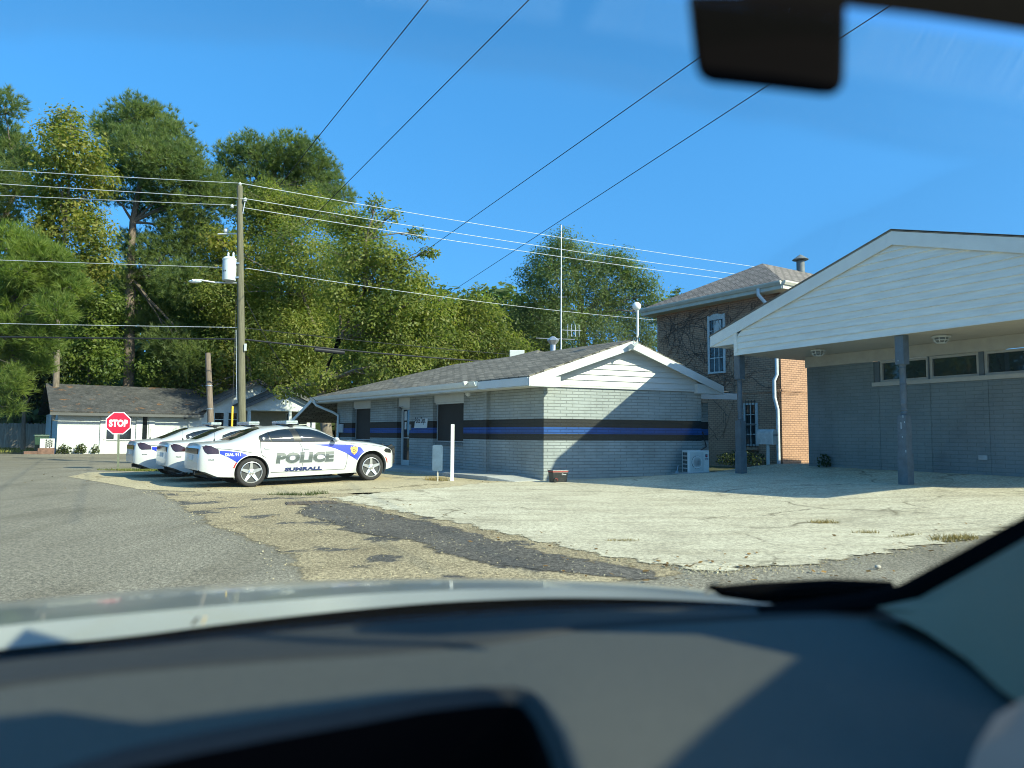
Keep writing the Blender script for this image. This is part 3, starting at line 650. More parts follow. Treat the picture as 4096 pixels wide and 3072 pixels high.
# left eave return box
mb.prism([FK.P(vt, zt0-.33, .0), FK.P(vL, zt0-.33, .0), FK.P(vL, zt0+(vL-vt)*KS-.3, .0), FK.P(vt, zt0-.03, .0)], -FK.n*.5)
for v in (vt, vR): FK.box(mb, v-.012, v+.012, zt0-.33, zt0-.02, back, -.001)
mb.build('fascia', M('canopy_trim', (.80, .79, .70), .5, .06, 3), bl)
mb = MB(); FK.box(mb, vL, vL+.10, zbot-.01, zt0+(vL-vt)*KS-.30, -.10, .012)
def lim(z):
    hw = (za_-fh-.01-z)/KS; return max(va-hw, vL+.1), min(va+hw, 2*va-vL)
lapped(mb, FK, zbot, za_-fh-.03, .17, -.05, lim)
mb.build('gable_siding', M('siding_weathered', (.84, .81, .70), .5, .10, 1.6, stretch=(1, 1, 9)), bl)
WD = -2.05; wv0 = FK.px(808, 420, WD)[0]; wvR = 2*va-vL-.5
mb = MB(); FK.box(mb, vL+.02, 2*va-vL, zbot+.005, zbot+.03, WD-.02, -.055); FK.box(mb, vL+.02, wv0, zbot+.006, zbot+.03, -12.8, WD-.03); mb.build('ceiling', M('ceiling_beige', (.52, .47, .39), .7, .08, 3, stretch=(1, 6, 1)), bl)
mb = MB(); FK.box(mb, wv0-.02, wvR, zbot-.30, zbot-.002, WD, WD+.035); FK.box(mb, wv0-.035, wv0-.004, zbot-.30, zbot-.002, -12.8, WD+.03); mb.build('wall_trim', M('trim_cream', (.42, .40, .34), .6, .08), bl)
x1, z1 = FK.px(873.6, 382.3, WD); x2, z2 = FK.px(1024, 373.3, WD); sill = (z1+z2)/2
x1, h1 = FK.px(878.4, 354.5, WD); x2, h2 = FK.px(1020, 341.3, WD); head = min((h1+h2)/2, zbot-.302)
wnds = [(878.4, 926.6), (928, 977.5), (983, 1034)]; wv = [(FK.px(a, 365, WD)[0], FK.px(b, 360, WD)[0]) for a, b in wnds]
L3 = wv[2][1]-wv[2][0]; wv.append((wv[2][1]+.25, wv[2][1]+.25+L3)); wv.append((wv[3][1]+.25, wv[3][1]+.25+L3))
v0 = FK.px(873.6, 380, WD)[0]
mb = MB(); FK.box(mb, wv0, wvR, 0, sill-.101, WD-.25, WD); FK.box(mb, wv0, v0, sill-.1, zbot-.31, WD-.25, WD-.001)
FK.box(mb, v0, wvR, sill-.1, zbot-.31, WD-.3, WD-.2)
FK.box(mb, wv0, wv0+.25, 0, zbot-.31, -12.8, WD-.26)
for x in (874.5, 925, 982.5): v = FK.px(x, 420, WD)[0]; FK.box(mb, v, v+.15, .2, sill-.102, WD+.0015, WD+.014)
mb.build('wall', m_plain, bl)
m_pier = M('pier_slate', (.10, .12, .13), .6, .1)
e = v0+.004
for a, b in wv:
    mb = MB(); FK.box(mb, e, a-.004, sill-.098, head+.0, WD-.19, WD-.03); e = b+.004
    mb.build('window_pier', m_pier, bl)
mb = MB(); FK.box(mb, v0-.02, wvR, sill-.10, sill, WD-.185, WD+.05); mb.build('sill', MATS['trim_cream'], bl)
for a, b in wv:
    mb = MB(); FK.box(mb, a+.05, b-.05, sill+.06, head-.06, WD-.14, WD-.12); w = mb.build('window', M('window_dark', (.02, .026, .026), .03, .3, 2, spec=.9), bl)
    mb = MB(); FK.box(mb, a, b, sill+.002, sill+.058, WD-.15, WD-.06); FK.box(mb, a, b, head-.058, head-.002, WD-.15, WD-.06); FK.box(mb, a, a+.058, sill+.06, head-.06, WD-.15, WD-.061); FK.box(mb, b-.058, b, sill+.06, head-.06, WD-.15, WD-.061)
    mb.build('frame', MATS['trim_cream'], w)
# posts: square foot, turned middle, square head
m_post = M('post_slate', (.115, .14, .155), .5, .2, 7)
m_chip = M('chipped_white', (.5, .55, .55), .6)
for x, y0, y1, dd in ((741.2, 473.6, 355, -.2), (906.2, 481.1, 334, -.2)):
    v, zz = FK.px(x, y0, dd); z0 = zz-.02; z1 = zbot+.003; hh = z1-z0; hw = .098
    mb = MB(); c = FK.P(v, 0, dd)
    FK.box(mb, v-hw-.012, v+hw+.012, z0-.2, z0+.19*hh, dd-hw-.012, dd+hw+.012)
    FK.box(mb, v-hw, v+hw, z0+.1905*hh, z0+.45*hh, dd-hw, dd+hw); FK.box(mb, v-hw, v+hw, z0+.80*hh, z1, dd-hw, dd+hw)
    pr = [(.085, .449), (.085, .455), (.062, .458), (.075, .465), (.062, .472), (.062, .48), (.078, .487), (.078, .492), (.06, .496), (.058, .52), (.074, .53), (.074, .535), (.066, .54), (.072, .56), (.072, .563), (.068, .565), (.072, .568), (.066, .66), (.072, .662), (.068, .665), (.072, .668), (.066, .675), (.064, .77), (.075, .775), (.062, .78), (.07, .79), (.085, .80)]
    mb.lathe([(r, z0+f*hh) for r, f in pr], 20, Matrix.Translation(V((c.x, c.y, 0))))
    o = mb.build('post', m_post, bl, smooth=True, ang=35)
    if x > 800:
        for fz, dv, h_ in ((.435, .03, .05), (.40, .06, .03), (.36, -.02, .14), (.30, .0, .03), (.82, -.04, .03), (.2, .07, .05)):
            mb = MB(); FK.box(mb, v+dv, v+dv+.018, z0+fz*hh, z0+fz*hh+h_, dd+hw-.002, dd+hw+.002); mb.build('paint_chip', m_chip, o)
# ceiling lights, cage fixtures
for x, y in ((768/2.16, 0), (0, 0))[:0]: pass
for px_, py_ in ((818, 349.5), (941, 335.5)):
    p = atZ(px_, py_, zbot); mb = MB(); T_ = Matrix.Translation(p)
    mb.lathe([(.17, .0), (.19, -.02), (.19, -.045), (.17, -.05), (.001, -.05)], 8, T_); f = mb.build('ceiling_light', m_white, bl)
    mb = MB(); mb.lathe([(.13, -.051), (.13, -.10), (.09, -.145), (.001, -.15)], 8, T_); mb.build('lens', M('lamp_lens', (.2, .22, .21), .25), f)
    mb = MB()
    for k in range(8): a = k*math.pi/4; d = V((math.cos(a), math.sin(a), 0)); mb.tube([p+d*.155+V((0, 0, -.05)), p+d*.15+V((0, 0, -.11)), p+d*.09+V((0, 0, -.165))], .009, 6)
    for r_, z_ in ((.152, -.105), (.09, -.165)): mb.tube([p+V((math.cos(k*math.pi/8), math.sin(k*math.pi/8), 0))*r_+V((0, 0, z_)) for k in range(17)], .009, 6)
    mb.build('cage', m_white, f)
v, z = FK.px(984, 457.5, WD); mb = MB(); FK.box(mb, v-.09, v+.09, z-.05, z+.05, WD+.016, WD+.06); tag(mb.build('outlet_box', M('outlet_grey', (.33, .37, .37), .5), bev=.006), 'small grey outlet box low on the canopy building wall', 'outlet')
def leafy(label, c, r, h, n, mat, seed, name='plant', lw=.05, ll=.1):
    R = np.random.RandomState(seed); mb = MB()
    for _ in range(n):
        a = R.uniform(0, 6.28); rr = r*R.uniform()**.6; z = h*R.uniform(.05, 1)*(1-.5*rr/r); p = V(c)+V((rr*math.cos(a), rr*math.sin(a), z))
        d = V(R.normal(size=3)).normalized(); e = d.cross(V(R.normal(size=3))).normalized(); mb.quad(p-d*ll/2, p+e*lw/2, p+d*ll/2, p-e*lw/2)
    for k in range(5): a = R.uniform(0, 6.28); mb.tube([V(c), V(c)+V((r*.6*math.cos(a), r*.6*math.sin(a), h*.8))], .006, 4)
    return tag(mb.build(name, mat), label, 'plant')
m_dleaf = leafmat('leaf_dark', [(.02, .035, .012), (.045, .065, .02), (.07, .085, .03)], .25)
v, z = FK.px(824, 467, WD+.15); c = FK.P(v, z, WD+.15); leafy('small dark weed at the foot of the canopy building wall', c, .16, .45, 90, m_dleaf, 5)
p = atZ(770, 470, .2); leafy('low weed sprouting from the shaded concrete', p, .2, .2, 80, m_weed, 6)
# ------------------------------------------------------------------ two-storey brick building
KY = 29.2; cB = atY(782.9, 465, KY); cB.z = 0
FB = Frame(cB, V((-.54, .842, 0)), -1); bdir = V((.842, .54, 0)); FC = Frame(cB, bdir, 1)
assert FB.n.x < 0 and FC.n.y < 0
br_ = thing('brick_building', 'two-storey orange brick building with a hipped shingle roof behind the canopy', 'building', cB)
m_obrick = brickmat('orange_brick', (.50, .30, .185), (.44, .26, .16), (.25, .15, .10), .24, .09, .012, .8, .8, stain=.2)
bt = FB.px(657.5, 360)[0]; ze = (FB.px(782, 291)[1]+FB.px(658, 315.4)[1])/2
mb = MB(); FB.box(mb, .003, bt, -.5, ze+.1, -.3, 0); FC.box(mb, 0, 14, -.5, ze+.1, -.302, 0); FB.box(mb, .003, bt, -.5, ze+.1, -14, -13.7)
Fd = Frame(FB.P(bt, 0), bdir, -1); Fd.box(mb, 0.301, 13.69, -.5, ze+.1, -.3, 0)
zc = FC.px(795, 391)[1]; FC.box(mb, .02, 13.9, zc-.05, zc+.05, .0025, .03); FC.box(mb, .02, 13.9, zc-.14, zc-.10, .0025, .02); FB.box(mb, .02, bt-.02, zc-.05, zc+.05, .0025, .03)
mb.build('wall', m_obrick, br_)
ov = .55; zr = FB.px(782.3, 283)[1]
e1 = FB.P(-ov, zr, ov); e0 = FB.P(bt+ov, zr, ov); e2 = e1+bdir*(14+2*ov); e3 = e0+bdir*(14+2*ov)
run = (bt+2*ov)/2; pkz = zr+run*.50; r0 = (e0+e1)/2+bdir*run; r0.z = pkz; r1 = (e2+e3)/2-bdir*run; r1.z = pkz
mb = MB(); slab(mb, [e0, e1, r0], .06); slab(mb, [e1, e2, r1, r0], .06); slab(mb, [e2, e3, r1], .06); slab(mb, [e3, e0, r0, r1], .06)
mb.build('roof', brickmat('shingle_pale', (.34, .30, .26), (.22, .195, .17), (.06, .052, .046), .5, .22, .035, .7, .9, stain=.25, bdist=.03), br_)
mb = MB(); d1 = V((0, 0, -.06)); th = .30
board(mb, e0+d1, e1+d1, th, FB.n, .04); board(mb, e1+d1, e2+d1, th, FC.n, .04); board(mb, e3+d1, e0+d1, th, -FC.n, .04)
for a, b, n_ in ((e0, e1, FB.n), (e1, e2, FC.n)): mb.prism([a+n_*.042+V((0, 0, -.04)), a+n_*.16+V((0, 0, -.04)), a+n_*.16+V((0, 0, -.1)), a+n_*.1+V((0, 0, -.2)), a+n_*.042+V((0, 0, -.2))], b-a)
slab(mb, [e0+V((0, 0, -.35)), e1+V((0, 0, -.35)), e2+V((0, 0, -.35)), e3+V((0, 0, -.35))], .02)
mb.build('eave', M('eave_cream', (.56, .55, .46), .6, .1, 3), br_)
q = FB.px(779, 400)[0]; mb = MB(); k0 = FB.P(.55, zr-.2, ov+.1); z_a = zc+.65
mb.tube([k0, k0+V((0, 0, -.25)), FB.P(.16, ze-.9, .1), FB.P(.14, ze-1.4, .08), FB.P(.14, z_a, .08), FB.P(.22, z_a-.25, .16), FB.P(.22, zc-.3, .16), FB.P(.14, zc-.8, .08), FB.P(.14, 0, .08)], .075, 10)
mb.build('downspout', M('spout_white', (.6, .66, .68), .35, .15, 4), br_, True)
# upper window with arched head, lower barred window
m_oldw = M('old_white', (.55, .58, .56), .7, .2, 14)
def sash(x0, x1, y0, y1, cols, rws, arch=0, bars=False, deep=.10):
    t1, zA = FB.px(x0, y0); t0, _ = FB.px(x1, y0); zB = FB.px((x0+x1)/2, y1)[1]; zA = FB.px((x0+x1)/2, y0)[1]
    mb = MB(); FB.box(mb, t0+.06, t1-.06, zB+.04, zA-.03, .004, .012); w = mb.build('window', m_dglass, br_)
    mb = MB(); fw = .11
    FB.box(mb, t0, t0+fw, zB, zA, .0035, .06); FB.box(mb, t1-fw, t1, zB, zA, .0035, .06)
    FB.box(mb, t0+fw, t1-fw, zB, zB+.08, .0035, .058); FB.box(mb, t0+fw, t1-fw, (zA+zB)/2-.035, (zA+zB)/2+.035, .013, .05)
    if arch:
        n = 10; pts = [(t0+(t1-t0)*k/n, zA-.1+arch*math.sin(math.pi*k/n)) for k in range(n+1)]
        mb.prism([FB.P(a, b, .0035) for a, b in pts]+[FB.P(t1-fw-.001, zA-.22, .0035), FB.P(t0+fw+.001, zA-.22, .0035)], FB.n*.06)
    else: FB.box(mb, t0+fw, t1-fw, zA-.08, zA, .0035, .058)
    for i in range(1, cols): x = t0+fw+(t1-t0-2*fw)*i/cols; FB.box(mb, x-.018, x+.018, zB+.08, zA-.09, .013, .035)
    for i in range(1, rws):
        if i*2 != rws: z = zB+.08+(zA-zB-.16)*i/rws; FB.box(mb, t0+fw, t1-fw, z-.018, z+.018, .0131, .034)
    mb.build('frame', m_oldw, w)
    if bars:
        mb = MB()
        for k in range(5): x = t0+(t1-t0)*(k+.5)/5; mb.tube([FB.P(x, zB-.05, .13), FB.P(x, zA+.12, .13)], .012, 6)
        for z in (zB+.05, (zA+zB)/2, zA+.05): mb.tube([FB.P(t0, z, .13), FB.P(t1, z, .13)], .012, 6)
        mb.build('bars', m_iron, w)
    return t0, t1, zA, zB, w
t0, t1, zA, zB, w = sash(708, 725.3, 315, 373.5, 3, 4, .16)
mb = MB(); n = [(.1, 0), (.34, 0), (.36, -.3), (.33, -.55), (.26, -.78), (.2, -.85), (.1, -.7)]
mb.prism([FB.P(t0+.06+(t1-t0-.15)*(x/.5), zA-.25+z*.9, .0125) for x, z in n], FB.n*.004); mb.build('torn_blind', m_white, w)
sash(743.5, 758, 403, 446, 2, 4, 0, True)
mb = MB(); FB.box(mb, FB.px(759, 449)[0], FB.px(744, 449)[0], FB.px(750, 450)[1], FB.px(750, 447.2)[1], .004, .12); mb.build('window_ledge', m_obrick, br_)
rv = r0+bdir*3.0; pipe_vent('grey round roof vent with conical cap on the brick building ridge', rv, .20, .52, 'cone', M('vent_grey', (.16, .18, .18), .6, .2))
# bare creeper on the shaded wall
R = random.Random(21); mb = MB()
def vine(t, z, ang, n, r):
    pts = []
    for k in range(n):
        pts.append(FB.P(t, z, .02+.01*math.sin(k))); ang += R.uniform(-.35, .35); t += .16*math.cos(ang); z += .16*math.sin(ang)
        if not (.4 < t < bt-.05 and 1.0 < z < ze-.1): break
        if R.random() < .10 and n > 8 and r > .0055: vine(t, z, ang+R.choice((-1, 1))*R.uniform(.5, 1.3), int(n*.6), r*.7)
    if len(pts) > 1: mb.tube(pts, r, 4, False)
for k in range(13): vine(R.uniform(bt*.55, bt*.98), R.uniform(3.2, 6.0), R.choice((3.14, 1.57, 0))+R.uniform(-.5, .5), 26, .010)
for k in range(4): vine(bt*R.uniform(.5, .95), 3.0+k*.7, math.pi+.1, 44, .011)
for k in range(6): vine(bt-.2, 3.4+k*.62, math.pi+R.uniform(-.15, .2), 34, .009)
vine(bt*.93, 3.2, 1.5, 26, .013); vine(bt*.6, ze-.5, 0.1, 20, .012); vine(bt*.62, ze-.6, math.pi, 34, .012)
for k in range(60):
    t, z = R.uniform(bt*.35, bt*.95), R.uniform(ze-1.9, ze-.5); mb.tube([FB.P(t, z, .03), FB.P(t+R.uniform(-.03, .03), z-R.uniform(.08, .22), .03)], .012, 4, False)
tag(mb.build('creeper', M('vine_brown', (.10, .075, .06), .9)), 'bare brown creeper spread over the shaded brick wall', 'vine')
# mailbox
mp = atY(768, 461, 21.4); gm = gz(mp.x, mp.y); mp.z = gm
t = thing('mailbox', 'large pale metal mailbox on a white post before the brick wall', 'mailbox', mp)
mb = MB(); zb1 = atY(766, 444.3, 21.4).z; mb.box((mp.x-.04, mp.y-.04, gm-.1), (mp.x+.04, mp.y+.04, zb1+.01)); mb.build('post', m_white, t)
FM = Frame(mp, V((.98, -.2, 0)), 1); fwd = FC.t*.0+V((.62, -.78, 0)); sdv = V((.78, .62, 0))
pro = [(-.13, 0), (.13, 0), (.13, .3)]+[(.13*math.cos(a), .3+.15*math.sin(a)) for a in [i*math.pi/10 for i in range(1, 10)]]+[(-.13, .3)]
o_ = V((mp.x, mp.y, zb1))-fwd*.28
mb = MB(); mb.prism([o_+sdv*x+V((0, 0, z)) for x, z in pro], fwd*.5); mb.build('box', M('mail_metal', (.5, .54, .53), .4, .2, 7), t)
mb = MB(); mb.prism([o_+fwd*.502+sdv*x*1.04+V((0, 0, z-.005)) for x, z in pro], fwd*.03); dr = mb.build('door', M('mail_white', (.7, .73, .7), .4, .1), t)
mb = MB(); h = o_+fwd*.535+V((0, 0, .29)); mb.hexa([h-sdv*.1+V((0, 0, -.02)), h+sdv*.12+V((0, 0, -.02)), h+sdv*.12+fwd*.03+V((0, 0, -.02)), h-sdv*.1+fwd*.03+V((0, 0, -.02)), h-sdv*.1, h+sdv*.12, h+sdv*.12+fwd*.03, h-sdv*.1+fwd*.03]); mb.build('latch', m_black, dr)
q = FB.P(1.6, 0, .5); q.z = .05; leafy('dark weedy heap against the brick building', q, 1.1, .75, 900, m_dleaf, 9, 'weed_heap', .06, .12)['kind'] = 'stuff'
q = FB.P(bt-1.2, 0, .6); q.z = .05; leafy('low weeds along the brick wall behind the air conditioner', q, 1.0, .5, 500, m_weed, 10, 'weed_heap', .05, .1)['kind'] = 'stuff'
# ------------------------------------------------------------------ police cars
zt_f = spline([-.10, -.085, -.06, -.03, .2, .55, .84, 1.21, 1.40, 1.73, 2.23, 2.57, 2.84, 3.11, 3.40, 3.55, 4.10, 4.35, 4.55, 4.75, 4.87, 4.93],
              [.62, .80, 1.02, 1.055, 1.075, 1.105, 1.20, 1.362, 1.412, 1.447, 1.468, 1.445, 1.355, 1.215, 1.075, 1.062, 1.015, .97, .92, .84, .74, .58])
zs_f = spline([-.10, -.06, 0, .3, 1.0, 1.25, 2.2, 3.1, 3.5, 4.1, 4.5, 4.75, 4.93], [.60, .90, .96, .985, 1.01, 1.035, 1.03, 1.01, .98, .91, .85, .76, .5])
w_f = spline([-.10, -.06, 0, .15, .5, 1.0, 2.2, 3.5, 4.1, 4.4, 4.6, 4.75, 4.86, 4.93], [.73, .80, .845, .90, .935, .95, .94, .945, .95, .92, .86, .76, .62, .44])
zb_f = spline([-.10, 0, .24, .6, 1.48, 3.63, 4.5, 4.93], [.43, .40, .28, .25, .205, .225, .27, .34])
XR, ZR, RR = 1.06, .345, .40
XF, ZF, RF = 4.11, .345, .435
NS = 2.5
def side_y(x, z):
    zs = zs_f(x); w = w_f(x); zt = zt_f(x)
    if z <= zs:
        k = 1-.035*(max(0, z-.62)/.42)**2-.06*(max(0, .62-z)/.42)**2
        k += .010*math.exp(-((z-.70)/.05)**2)*smooth01((x-.5))*smooth01((4-x))
        for cx, cz, r in ((XR, ZR, RR), (XF, ZF, RF)):
            d = math.hypot(x-cx, z-cz); k += .018*math.exp(-((d-r)/.05)**2)
        return w*k
    s = min(1, (z-zs)/max(1e-4, zt-zs))
    th = math.asin(min(1, s**(NS/2))); return side_y(x, zs)*max(0, math.cos(th))**(2/NS)
def top_z(x, y):
    zs = zs_f(x); zt = zt_f(x); wb = side_y(x, zs); c = min(1, abs(y)/wb)**(NS/2)
    return zs+(zt-zs)*math.sqrt(max(0, 1-c*c))**(2/NS)
def car_body():
    mb = MB(); xs = [-.10, -.095, -.085, -.07, -.055, -.04, -.02, 0, .03]+[.06+.03*i for i in range(155)]
    xs = [x for x in xs if x < 4.70]+[4.70, 4.73, 4.76, 4.79, 4.82, 4.85, 4.87, 4.89, 4.91, 4.93]
    NA, NT = 30, 16; idx = {}; vs = []; rows = []
    for x in xs:
        zb, zs, zt = zb_f(x), zs_f(x), zt_f(x); half = []
        for k in range(NA+1): half.append((zb+(zs-zb)*k/NA, None))
        for k in range(1, NT+1):
            th = math.pi/2*k/NT; half.append((zs+(zt-zs)*math.sin(th)**(2/NS), side_y(x, zs)*max(0, math.cos(th))**(2/NS)))
        rows.append([(x, (side_y(x, z) if y is None else y), z) for z, y in half])
    n = len(rows[0]); inside = lambda p: any(math.hypot(p[0]-cx, p[2]-cz) < r for cx, cz, r in ((XR, ZR, RR), (XF, ZF, RF))) and p[2] < .95 and p[1] > .3
    keep = []
    for i in range(len(xs)-1):
        for k in range(n-1):
            q = [(i, k), (i, k+1), (i+1, k+1), (i+1, k)]
            if not all(inside(rows[a][b]) for a, b in q): keep.append(q)
    used = {a for q in keep for a in q}
    for a, b in used:
        p = rows[a][b]
        for cx, cz, r in ((XR, ZR, RR), (XF, ZF, RF)):
            d = math.hypot(p[0]-cx, p[2]-cz)
            if inside(p) and d < r:
                s = r/max(d, 1e-3); X, Z = cx+(p[0]-cx)*s, cz+(p[2]-cz)*s; rows[a][b] = (X, side_y(X, Z), Z)
    for sgn in (-1, 1):
        V_ = [(x, y*sgn, z) for r in rows for x, y, z in r]
        mb.add(V_, [tuple(a*n+b for a, b in (q if sgn < 0 else q[::-1])) for q in keep])
    for r in (rows[0], rows[-1]): mb.add([(x, -y, z) for x, y, z in r]+[(x, y, z) for x, y, z in r[::-1]][1:], [tuple(range(2*n-1))])
    for cx, cz, r in ((XR, ZR, RR), (XF, ZF, RF)):  # arch lips turned inwards
        for sgn in (-1, 1):
            ra = [[(cx+r*math.cos(a), sgn*(side_y(cx+r*math.cos(a), cz+r*math.sin(a))-d), cz+r*math.sin(a)) for d in (0, .05, .12)] for a in [math.radians(-22+224*i/40) for i in range(41)]]
            mb.grid(ra)
    return mb
m_cpaint = M('car_white', (.50, .52, .505), .25, .02, 1, coat=.6)
m_cglass = M('car_glass', (.010, .014, .016), .04, .2, 1, spec=.8)
m_cblack = M('car_black_trim', (.016, .018, .018), .4, .2)
m_gap = M('panel_gap', (.08, .09, .09), .6)
m_blue = M('decal_blue', (.012, .035, .42), .3, .04, 2, coat=.5)
m_ltr = M('decal_grey', (.085, .105, .10), .35, .06, 2)
m_navy = M('decal_navy', (.015, .03, .11), .35, .05)
m_tyre = M('tyre_rubber', (.02, .02, .021), .8, .2)
m_rim = M('rim_silver', (.55, .57, .58), .28, .1, 6, metal=.75)
m_rdark = M('rim_dark', (.04, .045, .045), .5)
m_tail = M('tail_lens', (.030, .011, .011), .12, .3, 8, spec=.8)
m_red = M('marker_red', (.45, .03, .02), .25)
m_clear = M('bar_lens', (.32, .38, .36), .12, .2, 14, spec=.8)
def sidep(off, sg=-1): return lambda x, z: (x, sg*(side_y(x, z)+off), z)
def strip(mb, pts, w, off, sg=-1):
    f = sidep(off, sg); P2 = [V((a, b)) for a, b in pts]; fine = []
    for a, b in zip(P2, P2[1:]):
        n = max(1, int((b-a).length/.04)); fine += [a.lerp(b, k/n) for k in range(n)]
    fine.append(P2[-1]); rows = []
    for i, p in enumerate(fine):
        d = (fine[min(i+1, len(fine)-1)]-fine[max(i-1, 0)]).normalized(); nn = V((-d.y, d.x))*w/2
        rows.append([f(p.x-nn.x, p.y-nn.y), f(p.x+nn.x, p.y+nn.y)])
    return mb.grid(rows)
DLO = [(1.215, 1.15), (1.235, 1.205), (1.455, 1.288), (1.736, 1.345), (2.012, 1.373), (2.2, 1.376), (2.524, 1.357), (2.758, 1.29), (2.9, 1.225), (3.046, 1.155), (3.2, 1.07), (3.17, 1.04), (2.883, 1.035), (2.178, 1.043), (1.635, 1.052), (1.25, 1.058)]
G1 = [(1.262, 1.085), (1.262, 1.185), (1.43, 1.262), (1.50, 1.075)]
G2 = [(1.525, 1.074), (1.455, 1.268), (1.736, 1.327), (1.985, 1.352), (2.075, 1.062)]
G3 = [(2.26, 1.06), (2.15, 1.354), (2.524, 1.337), (2.745, 1.272), (2.89, 1.205), (3.03, 1.135), (3.12, 1.062), (2.88, 1.052)]
RD = [(1.262, 1.05), (1.268, .89), (1.30, .74), (1.40, .66), (1.48, .50), (1.50, .33), (2.235, .325), (2.262, .49), (2.275, .767), (2.25, .912), (2.195, 1.035), (1.64, 1.046)]
FD = [(2.21, 1.034), (2.265, .912), (2.29, .767), (2.277, .49), (2.25, .326), (3.365, .336), (3.41, .5), (3.425, .696), (3.40, .962), (3.36, .99), (2.883, 1.027)]
def arch(cx, cz, r, a0, a1, n=10): return [(cx+r*math.cos(math.radians(a0+(a1-a0)*i/n)), cz+r*math.sin(math.radians(a0+(a1-a0)*i/n))) for i in range(n+1)]
BF = [(2.55, .968), (2.94, .970), (3.385, .952), (3.644, .918), (3.80, .868)]+arch(XF, ZF, RF+.025, 118, 154)+[(3.674, .563), (3.564, .636), (3.369, .749), (3.113, .862), (2.862, .928)]
BR = [(.335, .878), (.537, .862), (.76, .825), (.90, .785)]+arch(XR, ZR, RR+.02, 105, 146)+[(.697, .612), (.635, .65), (.511, .728), (.34, .805)]
def decal(mb, body, x0, x1, z0, z1, off, shear=0, bold=.04, sx=1, drop=0):
    vs, fs = text2d(body, 1, bold, 0); vs = fit(vs, 0, 1, 0, 1); bm = bmesh.new()
    bv = [bm.verts.new((x0+x*(x1-x0)+y*shear, z0+y*(z1-z0)-x*drop, 0)) for x, y in vs]
    for f in fs:
        try: bm.faces.new([bv[i] for i in f])
        except ValueError: pass
    bmesh.ops.triangulate(bm, faces=bm.faces)
    k = z0-.1
    while k < z1+.1: bmesh.ops.bisect_plane(bm, geom=bm.verts[:]+bm.edges[:]+bm.faces[:], plane_co=(0, k, 0), plane_no=(0, 1, 0)); k += .05
    bm.verts.index_update(); f = sidep(off)
    mb.add([f(v.co.x, v.co.y) for v in bm.verts], [tuple(v.index for v in fc.verts) for fc in bm.faces]); bm.free(); return mb
